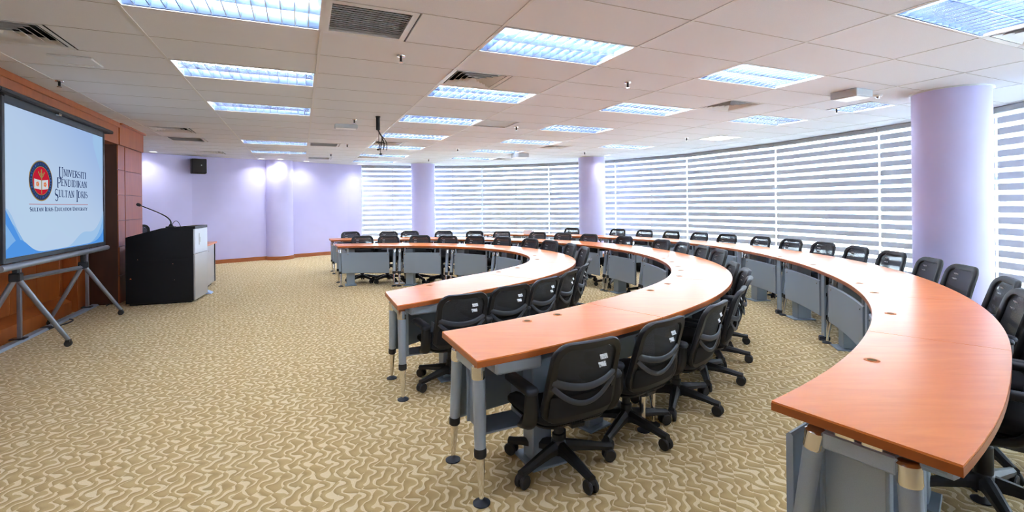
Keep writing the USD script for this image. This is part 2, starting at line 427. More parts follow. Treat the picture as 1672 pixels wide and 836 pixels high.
# ------------------------------------------------------------------ ceiling: tees and lay-in tiles
LIGHTS = [(0, -4), (0, -1), (0, 2), (0, 5), (0, 11), (0, 14), (2, -4), (2, -1), (2, 2), (2, 5), (2, 8), (2, 11), (2, 14), (2, 17), (4, -4), (4, -1), (4, 2), (4, 5), (4, 8), (4, 11), (4, 14), (6, 2), (6, 8)]
HALF_LIGHT = [(6, 0, 1)]                           # k, m, half (0 = first 0.6 m, 1 = second)
PANEL_LIGHT = [(7, 5, 0)]
DIFFUSERS = [(-1, 1, 0), (2, 1, 0), (-1, 9, 0), (2, 10, 0), (2, 15, 0), (5, 1, 0), (5, 9, 0), (5, 14, 0), (5, -4, 0), (-1, 15, 0)]
GRILLES = [(1, -1, 0), (1, 11, 0), (1, 16, 0), (-1, 11, 0)]
ACCESS = [(3, 5, 0)]
taken = {(k, m, h) for k, m in LIGHTS for h in (0, 1)} | set(HALF_LIGHT) | set(PANEL_LIGHT) | set(DIFFUSERS) | set(GRILLES) | set(ACCESS)
ce = thing('ceiling', 'off-white suspended tile ceiling with a metal grid', kind='structure', rotz=GRID)
to_grid = lambda P: Polygon([(float(B2 @ np.array(q)), float(A2 @ np.array(q))) for q in P.exterior.coords])
RG = to_grid(ROOM.buffer(.12))
holes = unary_union([Point(float(B2 @ np.array(c)), float(A2 @ np.array(c))).buffer(.37) for c in ((5.20, 5.68), (2.20, 13.2), (-2.72, 14.72))] + [Point(float(B2 @ ENG), float(A2 @ ENG)).buffer(.34)])
DLS = [(-8.15, 10.91, 'above the bright patch behind the pilaster'), (-6.62, 12.70, 'over the lavender wall beside the engaged column'), (-6.20, 12.86, 'directly in front of the engaged column'), (-5.78, 13.49, 'over the wall right of the engaged column'), (-4.60, 14.55, 'over the short wall by the first blind'), (2.52, 12.60, 'over the front of the middle column')]
holes = unary_union([holes] + [Point(float(B2 @ np.array(c[:2])), float(A2 @ np.array(c[:2]))).buffer(.068) for c in DLS])
RGC = RG.difference(holes).difference(sbox(-6, -4, UH, 10.2))
tiles = []
for k in range(-6, 11):
    for m in range(-13, 24):
        u, t = cell(k, m)
        spans = [(u, u + 1.2)]
        hs = [h for h in (0, 1) if (k, m, h) in taken]
        if len(hs) == 2:
            continue
        if hs:
            spans = [(u + .6, u + 1.2)] if hs[0] == 0 else [(u, u + .6)]
        for a, b in spans:
            g = sbox(a + .012, t + .004, b - .012, t + .596).intersection(RGC)
            if g.is_empty or g.area < .004:
                continue
            c = g.centroid
            w = L(c.x, c.y)
            tiles.append((w[1] if abs(w[0]) < w[1] * 1.25 else 90 + abs(w[0]), g, a, b, t))
tiles.sort(key=lambda r: r[0])
rest = []
for i, (zz, g, a, b, t) in enumerate(tiles):
    if abs(g.area - (b - a - .024) * .592) < 1e-6:
        me = box(a + .012, b - .012, t + .004, t + .596, CEIL, CEIL + .016)
    else:
        me = extrude(g, CEIL, CEIL + .016)
    if me is None:
        continue
    if i < 250 and zz < 60:
        part(ce, 'tile', me, TILE)
    else:
        rest.append(me)
part(ce, 'far_tiles', rest, TILE, kind='stuff')
for k in range(-5, 11):
    u = U0 + 1.2 * k
    g = sbox(u - .0115, -7, u + .0115, 22).intersection(RGC)
    me = extrude(g, CEIL - .003, CEIL + .022)
    if me is not None:
        part(ce, 'tee_bar', me, TEE)
JOINT_SHADOW = plain('joint_shadow_strip', (0.36, 0.34, 0.32), .6)  # mid-grey strips added along the tile joints, painting their reveal shadow lines
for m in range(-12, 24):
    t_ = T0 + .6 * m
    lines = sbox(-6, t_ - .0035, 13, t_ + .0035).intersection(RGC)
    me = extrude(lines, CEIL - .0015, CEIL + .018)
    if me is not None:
        part(ce, 'joint_shadow_strip', me, JOINT_SHADOW)
part(ce, 'slab', extrude(RG.buffer(.5), TOPZ - .06, TOPZ + .1), SLAB)

def ceil_loc(k, m, half=None):
    u, t = cell(k, m)
    cu = u + (.6 if half is None else .3 + .6 * half)
    return (*L(cu, t + .3), CEIL)

# recessed louvred luminaires
def build_luminaire(path, w, d, nx):
    hx, hy = w / 2 - .006, d / 2 - .006
    fr = [box(-hx, hx, -hy, -hy + .016, -.004, .001), box(-hx, hx, hy - .016, hy, -.004, .001), box(-hx, -hx + .016, -hy, hy, -.004, .001), box(hx - .016, hx, -hy, hy, -.004, .001)]
    part(path, 'frame', fr, TEE)
    part(path, 'housing', [box(-hx, hx, -hy, hy, .112, .118), box(-hx, hx, -hy, -hy + .004, .0, .112), box(-hx, hx, hy - .004, hy, .0, .112), box(-hx, -hx + .004, -hy, hy, 0, .112), box(hx - .004, hx, -hy, hy, 0, .112)], REFL)
    for y in (-d * .25, d * .25):
        part(path, 'lamp_tube', cyl((-hx + .03, y, .085), (hx - .03, y, .085), .014, n=10), LAMPG, 30)
    def blade(x0, y0, x1, y1):
        p, q = np.array([x0, y0]), np.array([x1, y1]); dd = (q - p) / np.linalg.norm(q - p); n = np.array([-dd[1], dd[0]])
        return hull([(*(e + n * s * wz), z) for e in (p, q) for s in (-1, 1) for wz, z in ((.003, .004), (.011, .052))])
    part(path, 'spine', blade(-hx + .02, 0, hx - .02, 0), LOUVRE)
    for s in (-1, 1):
        part(path, 'side_reflector', hull([(x, y, z) for x in (-hx + .02, hx - .02) for y, z in ((s * (hy - .022), .004), (s * (hy - .05), .06), (s * (hy - .010), .06))]), REFL)
    for i in range(1, nx):
        x = -hx + 2 * hx * i / nx
        part(path, 'louvre_blade', blade(x, -hy + .02, x, hy - .02), LOUVRE)
K_L = proto('luminaire'); build_luminaire('/World/Kinds/luminaire', 1.2, .6, 14)
K_LH = proto('half_luminaire'); build_luminaire('/World/Kinds/half_luminaire', .6, .6, 7)
ordn = ['first', 'second', 'third', 'fourth', 'fifth', 'sixth', 'seventh', 'eighth', 'ninth', 'tenth', 'eleventh', 'twelfth', 'thirteenth', 'fourteenth', 'fifteenth', 'sixteenth', 'seventeenth', 'eighteenth', 'nineteenth', 'twentieth', 'twenty-first', 'twenty-second']
rown = {0: 'row nearest the screen wall', 2: 'second row from the screen', 4: 'third row from the screen', 6: 'row nearest the blinds'}
seen = {}
for k, m in LIGHTS:
    n = seen[k] = seen.get(k, -1) + 1
    copy_of('/World/Kinds/luminaire', 'ceiling_light', f'louvred ceiling light, {ordn[n]} from the camera in the {rown[k]}', ceil_loc(k, m), GRID, 'louvred ceiling lights', 'light')
for k, m, h in HALF_LIGHT:
    copy_of('/World/Kinds/half_luminaire', 'ceiling_light', 'short square louvred ceiling light beside the thick near column', ceil_loc(k, m, h), GRID, 'louvred ceiling lights', 'light')
for k, m, h in PANEL_LIGHT:
    t = thing('ceiling_light_panel', 'small plain white lit ceiling panel near the window blinds', 'light', ceil_loc(k, m, h), GRID)
    part(t, 'frame', [box(-.296, .296, -.296, -.27, -.004, .02), box(-.296, .296, .27, .296, -.004, .02), box(-.296, -.27, -.27, .27, -.004, .02), box(.27, .296, -.27, .27, -.004, .02)], TEE)
    part(t, 'diffuser', box(-.27, .27, -.27, .27, .006, .012), PANELG)

# four-way air diffusers
K_D = proto('diffuser')
def ring_frame(h0, h1, z0, z1, w):
    """square cone ring from half-size h0 at z0 to h1 at z1."""
    out = []
    for s in range(4):
        q = [(-h0, -h0, z0), (h0, -h0, z0), (h1, -h1, z1), (-h1, -h1, z1)]
        pts = [(x, y, z) for x, y, z in q] + [(x, y, z + w) for x, y, z in q]
        out.append(moved(hull(pts), rz=90 * s))
    return out
part('/World/Kinds/diffuser', 'outer_frame', ring_frame(.297, .262, -.003, .004, .004), TEE)
for i in range(5):
    o = .262 - i * .05
    part('/World/Kinds/diffuser', 'vane', ring_frame(o - .012, max(o - .050, .006), .002, .034, .003), TEE)
part('/World/Kinds/diffuser', 'plenum', box(-.29, .29, -.29, .29, .10, .11), VENTDARK)
part('/World/Kinds/diffuser', 'plenum_wall', [box(-.29, .29, -.29, -.285, .006, .10), box(-.29, .29, .285, .29, .006, .10), box(-.29, -.285, -.29, .29, .006, .10), box(.285, .29, -.29, .29, .006, .10)], VENTDARK)
DL = ['above the screen wall corner, nearest the screen top', 'between the louvred lights of the second row, close by', 'by the far end of the screen wall', 'beside the hanging projector cables', 'at the far end of the second light row', 'between third light row and near column', 'near the middle column', 'near the windows at the far end', 'next to the brightest near light by the window side', 'beside the wall loudspeaker']
for (k, m, h), lab in zip(DIFFUSERS, DL):
    copy_of('/World/Kinds/diffuser', 'air_diffuser', 'square four-way air diffuser ' + lab, ceil_loc(k, m, h), GRID, 'square air diffusers', 'vent')
GLAB = ['large slatted return air grille with black gaps, closest to the camera', 'grey slatted return air grille between the first two light rows', 'far slatted return air grille near the engaged column', 'grey return air grille left of the loudspeaker']
for (k, m, h), lab, gm in zip(GRILLES, GLAB, (TEE, VENTGREY, TEE, VENTGREY)):
    t = thing('return_grille', lab, 'vent', ceil_loc(k, m, h), GRID, 'return air grilles')
    part(t, 'frame', [box(-.296, .296, -.296, -.255, -.004, .02), box(-.296, .296, .255, .296, -.004, .02), box(-.296, -.255, -.255, .255, -.004, .02), box(.255, .296, -.255, .255, -.004, .02)], TEE)
    for i in range(14):
        y = -.255 + .51 * (i + .5) / 14
        part(t, 'slat', hull([(x, y + dy, z) for x in (-.255, .255) for dy, z in ((-.008, .0), (-.003, .0), (.002, .010), (-.001, .010))]), gm)
    part(t, 'plenum', box(-.29, .29, -.29, .29, .07, .08), VENTDARK)
t = thing('access_panel', 'plain recessed beige ceiling access panel between light rows', 'panel', ceil_loc(3, 5, 0), GRID)
part(t, 'board', box(-.288, .288, -.296, .296, .012, .024), VENTGREY)
part(t, 'edge_trim', [box(.280, .296, -.296, .296, -.004, .01), box(-.296, -.288, -.296, .296, -.002, .01)], TEE)
t = thing('ceiling_hatch', 'small white ceiling hatch plate above the screen', 'hatch', (*L(U0 - .60 * 1.2, T0 + 2.55 * .6), CEIL), GRID)
part(t, 'plate', cbox(-.15, .15, -.14, .14, -.018, 0, .006), TEE)
part(t, 'handle_strip', cbox(-.09, .09, .10, .115, -.024, -.018, .002), WHITE)

# sprinklers
K_S = proto('sprinkler')
part('/World/Kinds/sprinkler', 'escutcheon', lathe([(.036, 0), (.034, -.006), (.012, -.010)], (0, 0, 0), (0, 0, 1), 16), CHROME, 30)
part('/World/Kinds/sprinkler', 'body', lathe([(.011, -.05), (.011, -.01)], (0, 0, 0), (0, 0, 1), 10), BLK, 30)
part('/World/Kinds/sprinkler', 'deflector', lathe([(.020, -.058), (.020, -.054)], (0, 0, 0), (0, 0, 1), 12), CHROME)
SPR = [(1.54, .61, 'just behind the big slatted grille'), (3.53, .62, 'between the nearest third row lights'), (1.49, 6.10, 'before the hanging projector cables'), (3.60, 5.72, 'on the edge of the recessed access panel'), (3.61, 11.17, 'in front of the two far columns'), (-.97, 4.11, 'above the screen edge'), (6.68, 5.78, 'beside the lit white panel'), (-1.55, 13.2, 'near the wall washed with light at the far left'), (1.62, 11.2, 'beside the grey far grille'), (1.45, 14.6, 'close to the engaged column'), (6.55, .80, 'at the corner of the short light by the near column'), (6.25, 10.6, 'above the middle column'), (3.6, 15.6, 'close to the far window column')]
for k, m, lab in SPR:
    copy_of('/World/Kinds/sprinkler', 'sprinkler', 'small chrome ceiling sprinkler ' + lab, (*L(U0 + 1.2 * k, T0 + .6 * m), CEIL - .0025), 0, 'ceiling sprinklers', 'sprinkler')

# emergency light boxes, smoke detector
def emergency(k, m, lab, w=.30, d=.30, h=.085):
    t = thing('emergency_light', lab, 'light', (*L(U0 + 1.2 * k, T0 + .6 * m), CEIL), GRID, 'emergency light boxes')
    part(t, 'box', cbox(-w / 2, w / 2, -d / 2, d / 2, -h, 0, .008), plain_grey)
    part(t, 'lens', cbox(-w / 2 + .02, w / 2 - .02, -d / 2 + .02, d / 2 - .02, -h - .006, -h, .004), WHITE)
plain_grey = plain('box_grey', (0.50, 0.53, 0.57), .5)
emergency(5.80, -.42, 'pale grey square emergency light box on the ceiling before the near column')
emergency(1.43, 7.0, 'flat white emergency light box left of the hanging cables', .34, .16, .06)
emergency(5.1, 12.0, 'far pale emergency light box before the middle column', .36, .30, .10)
t = thing('smoke_detector', 'small round smoke detector near the thick column', 'detector', (*L(U0 + 1.2 * 6.22, T0 - .6 * .43), CEIL))
part(t, 'base', lathe([(.05, 0), (.05, -.012), (.04, -.022)], (0, 0, 0), (0, 0, 1), 24), WHITE, 30)
part(t, 'sensor_head', lathe([(.026, -.022), (.022, -.042), (.008, -.046)], (0, 0, 0), (0, 0, 1), 20), CHROME, 30)

# downlights that wash the back wall and a column
K_DL = proto('downlight')
part('/World/Kinds/downlight', 'trim_ring', lathe([(.088, 0), (.088, -.004), (.070, -.004), (.066, .0), (.066, .10)], (0, 0, 0), (0, 0, 1), 28, closed=False), WHITE, 30)
part('/World/Kinds/downlight', 'can', lathe([(.0655, .0), (.064, .125), (.0, .125)], (0, 0, 0), (0, 0, 1), 24, closed=False), CHROME, 30)
part('/World/Kinds/downlight', 'lamp', lathe([(.045, .060), (.045, .064)], (0, 0, 0), (0, 0, 1), 20), DOWNG)
for x, y, lab in DLS:
    copy_of('/World/Kinds/downlight', 'downlight', 'small round recessed downlight ' + lab, (x, y, CEIL - .003), 0, 'recessed downlights', 'light')

# ------------------------------------------------------------------ zebra blinds, one per window bay
BLAB = ['first zebra blind beside the lavender wall', 'zebra blind just right of the far column', 'zebra blind third from the lavender wall', 'zebra blind left of the middle column', 'wide zebra blind right of the middle column', 'zebra blind second to the right of the middle column', 'largest zebra blind left of the near column', 'zebra blind partly hidden behind the thick near column', 'zebra blind right of the thick near column', 'zebra blind out by the right edge', 'zebra blind out beside the camera']
PITCH, BAND = .154, .093
for i in range(len(WIN) - 1):
    p, q = WIN[i], WIN[i + 1]
    d = (q - p) / np.linalg.norm(q - p); ln = float(np.linalg.norm(q - p))
    t = thing('zebra_blind', 'grey and sheer striped ' + BLAB[i].replace('zebra blind', 'zebra roller blind'), 'blind', (p[0], p[1], 0), math.degrees(math.atan2(d[1], d[0])), 'zebra blinds on the curved window wall')
    x0, x1 = .016, ln - .016
    part(t, 'headrail', cbox(.004, ln - .004, -.06, .05, CEIL - .085, CEIL - .002, .012), plain('headrail_grey', (.40, .43, .46), .5) if i == 0 else '/World/Looks/headrail_grey')
    zb = .165
    z = zb + .02
    while z < CEIL - .10:
        part(t, 'opaque_band', box(x0, x1, -.003, -.0015, z, min(z + BAND, CEIL - .08)), OPAQUE)
        z += PITCH
    part(t, 'sheer_fabric', box(x0 + .001, x1 - .001, .002, .0026, zb, CEIL - .08), SHEER)
    part(t, 'bottom_rail', cbox(x0, x1, -.012, .014, zb - .02, zb + .006, .005), plain('rail_white', (.7, .72, .74), .4) if i == 0 else '/World/Looks/rail_white')
    part(t, 'bead_chain', cyl((x0 + .01, -.035, .9), (x0 + .01, -.035, CEIL - .08), .0035, n=6), WHITE)

# ------------------------------------------------------------------ tables
def interp(tab, th):
    k = sorted(tab)
    return float(np.interp(th, k, [tab[x] for x in k]))
def smooth_tab(tab):
    k = np.array(sorted(tab), float); v = np.array([tab[x] for x in sorted(tab)])
    g = np.linspace(k[0], k[-1], 241)
    y = np.interp(g, k, v)
    w = np.hanning(23); w /= w.sum()
    yp = np.concatenate([2 * y[0] - y[11:0:-1], y, 2 * y[-1] - y[-2:-13:-1]])
    y2 = np.convolve(yp, w, 'valid')
    return lambda th: float(np.interp(th, g, y2))
ROWS = [
    dict(name='innermost', inn=smooth_tab({-67.3: 2.44, -58: 2.22, -46: 2.07, -36: 2.06, -24: 2.10, -8: 2.20, 12: 2.26, 50: 2.31, 70: 2.30, 93: 2.34, 115.5: 2.60}),
         out=smooth_tab({-67.3: 3.05, -54: 2.82, -36: 2.76, -24: 2.76, 0: 2.81, 27: 2.82, 58: 2.87, 78: 2.94, 96: 3.03, 115.5: 3.24}),
         seams=[-67.3, -36.5, -8, 19, 44.5, 68.2, 92.0, 115.5]),
    dict(name='middle', inn=smooth_tab({-65.6: 3.87, -56: 3.79, -47: 3.76, -38.7: 3.77, -31.7: 3.81, -23: 3.85, -5: 3.86, 11: 3.86, 26: 3.88, 47: 3.92, 78: 3.97, 97: 4.10, 115: 4.35}),
         out=smooth_tab({-65.6: 4.44, -56: 4.37, -45: 4.36, -31: 4.39, -15: 4.43, 6: 4.45, 22: 4.50, 49: 4.52, 78: 4.60, 97: 4.72, 115: 4.96}),
         seams=[-65.6, -47.8, -25.5, -7.8, 10.3, 26, 42, 58, 77, 96, 115]),
    dict(name='outermost', inn=smooth_tab({-57.1: 5.37, -43: 5.33, -24: 5.32, -15: 5.32, -.5: 5.40, 15: 5.58, 26: 5.67, 50: 5.68, 78: 5.65}),
         out=smooth_tab({-57.1: 5.885, -46: 5.86, -37: 5.91, -25: 5.99, -13: 6.09, 0: 6.17, 18: 6.22, 30: 6.26, 78: 6.27}),
         seams=[-57.1, -42.4, -28.6, -14.0, -.8, 10.8, 22.2, 33.0, 45, 56.5, 67, 77.5])]
GROM = {(1, 0): [-57.7, -53.9], (1, 1): [-36.4, -30.6], (1, 2): [-23.1, -16.9, -11.8], (1, 3): [-5.7, -.3], (2, 0): [-48.6], (2, 1): [-36.1], (2, 2): [-27.4, -22.3], (2, 3): [-8.5], (2, 4): [.9], (0, 0): [-57.1], (0, 1): [-31.5, -21.6]}
TT, TB = .724, .690
def sector(inn, out, a, b, di=0., do=0., ga=0., gb=0., n=14):
    """plan polygon of a table segment; ga, gb shorten its ends in metres."""
    th = np.linspace(a, b, n)
    ia = [pol(inn(x) + di, x) for x in th]; oa = [pol(out(x) - do, x) for x in th]
    poly = Polygon(ia + oa[::-1])
    return poly
def build_leg(parent, top, foot, org):
    top, foot = np.asarray(top) - org, np.asarray(foot) - org
    d = foot - top; n = np.linalg.norm(d)
    lg = part(parent, 'leg', lathe([(.024, .03), (.031, .055), (.0275, n * .60)], top, foot, 16), GREYMET, 40)
    part(lg, 'collar', lathe([(.026, -.012), (.033, -.004), (.0335, .05), (.031, .058)], top, foot, 16), CHROME, 40, label='chrome collar')
    part(lg, 'grip_ring', lathe([(.0275, n * .595), (.0305, n * .605), (.0300, n * .655), (.024, n * .665)], top, foot, 16), BLKRUB, 40, label='black rubber ring')
    part(lg, 'lower_tube', lathe([(.0215, n * .66), (.0205, n * .72), (.011, n * .97), (.011, n - .008)], top, foot, 16), CHROME, 40, label='chrome tapered lower tube')
    part(lg, 'foot_pad', lathe([(.041, 0), (.042, .007), (.030, .014), (.010, .022)], (foot[0], foot[1], 0), (foot[0], foot[1], 1), 20), SLATE, 40)
def radial_box(r0, r1, th, w0, w1, z0, z1, org, c=.003):
    """box in the radial frame at angle th: r0..r1 radially, w0..w1 tangentially."""
    q = math.radians(th); er = np.array([math.cos(q), math.sin(q)]); et = np.array([-er[1], er[0]])
    b = cbox(r0, r1, w0, w1, z0, z1, c)
    v = b.vertices
    xy = C0 + v[:, [0]] * er + v[:, [1]] * et - org[:2]
    b.vertices = np.c_[xy, v[:, 2]]
    return b
def arc_box(rf0, rf1, a, b, z0, z1, org, n=10, bev=.005):
    """curved box between the radius functions rf0 and rf1."""
    rings = []
    for x in np.linspace(a, b, n):
        r0, r1 = rf0(x), rf1(x)
        sec = [(r0, z0 + bev), (r0 + bev, z0), (r1 - bev, z0), (r1, z0 + bev), (r1, z1 - bev), (r1 - bev, z1), (r0 + bev, z1), (r0, z1 - bev)]
        rings.append([np.append(pol(r, x) - org[:2], z) for r, z in sec])
    return loft(rings)
for ri, R in enumerate(ROWS):
    inn, out, S = R['inn'], R['out'], R['seams']
    ns = len(S) - 1
    for si in range(ns):
        a, b = S[si], S[si + 1]
        mid = (a + b) / 2
        org = np.append(pol((inn(mid) + out(mid)) / 2, mid), 0.0)
        where = f'{ordn[si]} section from the near end' if si < ns - 1 else 'last section at the far end'
        t = thing('curved_table', f'curved cherry table, {where} of the {R["name"]} row', 'table', org, 0, f'tables of the {R["name"]} curved row')
        gap = math.degrees(.0012 / out(mid))
        P = affinity.translate(sector(inn, out, a + gap, b - gap), -org[0], -org[1])
        part(t, 'tabletop', extrude(P.buffer(-.001), TB + .027, TT), CHERRY)
        part(t, 'edge_band', extrude(P, TB, TB + .0272), EDGE)
        gr = GROM.get((ri, si), [a + (b - a) * .30, a + (b - a) * .70])
        for g in gr:
            gp = pol(inn(g) + .095, g) - org[:2]
            go = part(t, 'grommet', lathe([(.030, TT), (.030, TT + .0015), (.020, TT + .002), (.018, TT + .0008)], (*gp, 0), (*gp, 1), 20), GROMR, label='round cable grommet')
            part(go, 'grommet_cap', lathe([(.0185, TT), (.0185, TT + .0012)], (*gp, 0), (*gp, 1), 18), BRASS)
        dga = math.degrees(.055 / ((inn(a) + out(a)) / 2)); dgb = math.degrees(.055 / ((inn(b) + out(b)) / 2))
        if 0 < si:
            dga *= 1.0
        if si < ns - 1:
            dgb *= 1.0
        for x in (a + dga, b - dgb):
            ri_, ro_ = inn(x), out(x)
            zt = .648
            tops = [np.append(pol(ri_ + .125, x), zt), np.append(pol(ro_ - .135, x), zt)]
            feet = [np.append(pol(ri_ + .03, x), 0), np.append(pol(ro_ - .105, x), 0)]
            for tp, ft in zip(tops, feet):
                build_leg(t, tp, ft, org)
            part(t, 'crossbeam', radial_box(ri_ + .15, ro_ - .16, x, -.017, .017, .606, .664, org, .006), GREYMET)
            part(t, 'spacer_block', [radial_box(ri_ + .19, ri_ + .245, x, -.015, .015, .663, TB + .001, org, .001), radial_box(ro_ - .25, ro_ - .195, x, -.015, .015, .663, TB + .001, org, .001)], CHROME)
        e = math.degrees(.135 / inn(mid))
        mp = part(t, 'modesty_panel', arc_box(lambda x: inn(x) + .022, lambda x: inn(x) + .046, a + e * (.45 if si == 0 else 1), b - e * (.45 if si == ns - 1 else 1), .232, .606, org, bev=.008), GREYDARK, 25)
        for fr in (.16, .84):
            x = a + (b - a) * fr
            part(mp, 'bracket', radial_box(inn(x) + .034, inn(x) + .062, x, -.012, .012, .585, TB, org, .004), GREYMET)
            part(mp, 'bolt', moved(radial_box(inn(x) + .014, inn(x) + .024, x, -.008, .008, .560, .576, org, .003)), CHROME)
        part(t, 'cable_tray', arc_box(lambda x: out(x) - .21, lambda x: out(x) - .06, a + 2 * dga, b - 2 * dgb, .634, .644, org, bev=.002), GREYDARK)
        xs = a + dga + math.degrees(.17 / out(a))
        part(t, 'socket_box', [radial_box(out(xs) - .24, out(xs) - .035, xs, -.11, .15, .618, .686, org, .012)], GREYMET, 30)
        if ri == 2 and si > 0:      # flat leg cover at the joint with the table before
            xj = a + math.degrees(.010 / inn(a))
            ep = part(t, 'leg_cover', radial_box(inn(xj) + .030, inn(xj) + .047, xj, .0, .088, .045, TB, org, .004), GREYDARK)
            part(ep, 'foot_pad', radial_box(inn(xj) - .005, inn(xj) + .09, xj, .015, .075, .0, .046, org, .008), SLATE)
        # cable riser standing on the floor under the far end
        xr = b - dgb - math.degrees(.17 / inn(b))
        rs = part(t, 'cable_riser', radial_box(inn(xr) + .10, inn(xr) + .26, xr, -.07, .07, .012, .66, org, .008), GREYDARK)
        part(rs, 'base_plate', radial_box(inn(xr) + .04, inn(xr) + .30, xr, -.10, .10, 0.0, .013, org, .004), GREYDARK)
        if si == 0:      # computer cradle hanging behind the near end frame
            xc = a + dga + math.degrees(.075 / inn(a))
            r0, r1 = inn(xc) + .12, inn(xc) + .31
            cr = part(t, 'cradle', [radial_box(r0, r1, xc, -.004, .004, .24, .64, org, .001), radial_box(r0, r1, xc, 0, .26, .24, .25, org, .001), radial_box(r0, r1, xc, .252, .26, .25, .45, org, .001)], GREYMET, label='grey sheet metal computer cradle')
            part(cr, 'flange', [radial_box(r0 - .006, r0 + .006, xc, -.02, .012, .24, .64, org, .002), radial_box(r1 - .006, r1 + .006, xc, -.02, .012, .24, .64, org, .002)], GREYDARK)
            rb = part(t, 'riser_foot', radial_box(r0 + .05, r0 + .17, xc, .30, .42, .012, .64, org, .006), GREYDARK)
            part(rb, 'base_plate', radial_box(r0, r0 + .24, xc, .26, .48, 0, .013, org, .004), GREYDARK)

# ------------------------------------------------------------------ swivel chair
def yback(x, z):
    """y of the backrest surface (front), local chair frame (sitter faces +y)."""
    return -.205 - .24 * (z - .50) - .10 * (z - .50) ** 2 + .55 * x * x
def back_outline(inset=0.0, n=9):
    """closed outline (x, z) of the backrest."""
    zb, zt, wb, wt, r = .450, .885, .46, .43, .085
    pts = []
    cs = [(wb / 2 - r, zb + r, 270), (wt / 2 - r, zt - r, 0), (-wt / 2 + r, zt - r, 90), (-wb / 2 + r, zb + r, 180)]
    for cx, cz, a0 in cs:
        for i in range(n):
            q = math.radians(a0 + 90 * i / (n - 1))
            pts.append((cx + (r - inset) * math.cos(q) if inset < r else cx, cz + (r - inset) * math.sin(q) if inset < r else cz))
    # crown of the top edge
    out = []
    for x, z in pts:
        if z > .80:
            z += .012 * (1 - (x / .21) ** 2)
        out.append((x, z))
    m = len(out); den = []
    for i in range(m):
        p, q = np.array(out[i]), np.array(out[(i + 1) % m])
        k = max(1, int(np.linalg.norm(q - p) / .035))
        for j in range(k):
            den.append(p + (q - p) * j / k)
    return np.array(den)
def chair_back_frame():
    o = back_outline(0.0)
    c = o.mean(0)
    def shrink(pts, dpx):
        pg = Polygon(pts)
        d = (pts - c)
        nrm = d / np.linalg.norm(d, axis=1, keepdims=True)
        return pts - nrm * dpx
    i_ = shrink(o, .048)
    om, im = shrink(o, .006), shrink(o, .042)
    def at(pts, off):
        return [(x, yback(x, z) + off, z) for x, z in pts]
    rings = [at(o, -.006), at(om, .006), at(im, .006), at(i_, -.004), at(im, -.026), at(om, -.030), at(o, -.020)]
    rings = [np.array(r) for r in rings]
    n = len(o); v = np.vstack(rings); f = []
    R = len(rings)
    for i in range(R):
        for j in range(n):
            k = (j + 1) % n; i2 = (i + 1) % R
            f += [[i * n + j, i2 * n + j, i2 * n + k], [i * n + j, i2 * n + k, i * n + k]]
    m = trimesh.Trimesh(v, f, process=False); m.fix_normals()
    return m, shrink(o, .044)
def chair_mesh_panel(inner):
    pg = Polygon(inner)
    xs = np.linspace(inner[:, 0].min(), inner[:, 0].max(), 13)
    zs = np.linspace(inner[:, 1].min(), inner[:, 1].max(), 13)
    v, f = [], []
    for z in zs:
        ln = LineString([(-1, z), (1, z)]).intersection(pg)
        if ln.is_empty or ln.length < 1e-4:
            zz = min(max(z, inner[:, 1].min() + 1e-4), inner[:, 1].max() - 1e-4)
            ln = LineString([(-1, zz), (1, zz)]).intersection(pg)
        x0, _, x1, _ = ln.bounds
        for k in range(13):
            x = x0 + (x1 - x0) * k / 12
            v.append((x, yback(x, z) - .012, z))
    for i in range(12):
        for j in range(12):
            a = i * 13 + j
            f += [[a, a + 1, a + 14], [a, a + 14, a + 13]]
    return trimesh.Trimesh(np.array(v), f, process=False)
def build_chair(path, lift=0.0):
    keep = globals()['part']
    def part(parent, name, mesh, mat, smooth=False, label=None, kind=None):
        me = cat(mesh) if isinstance(mesh, list) else mesh
        if lift and name not in ('base_leg', 'caster'):
            me = me.copy()
            if name == 'gas_column':
                me.vertices[:, 2] = np.where(me.vertices[:, 2] > .2, me.vertices[:, 2] + lift, me.vertices[:, 2])
            else:
                me.vertices[:, 2] += lift
        return keep(parent, name, me, mat, smooth, label, kind)
    build_chair_parts(path, part)
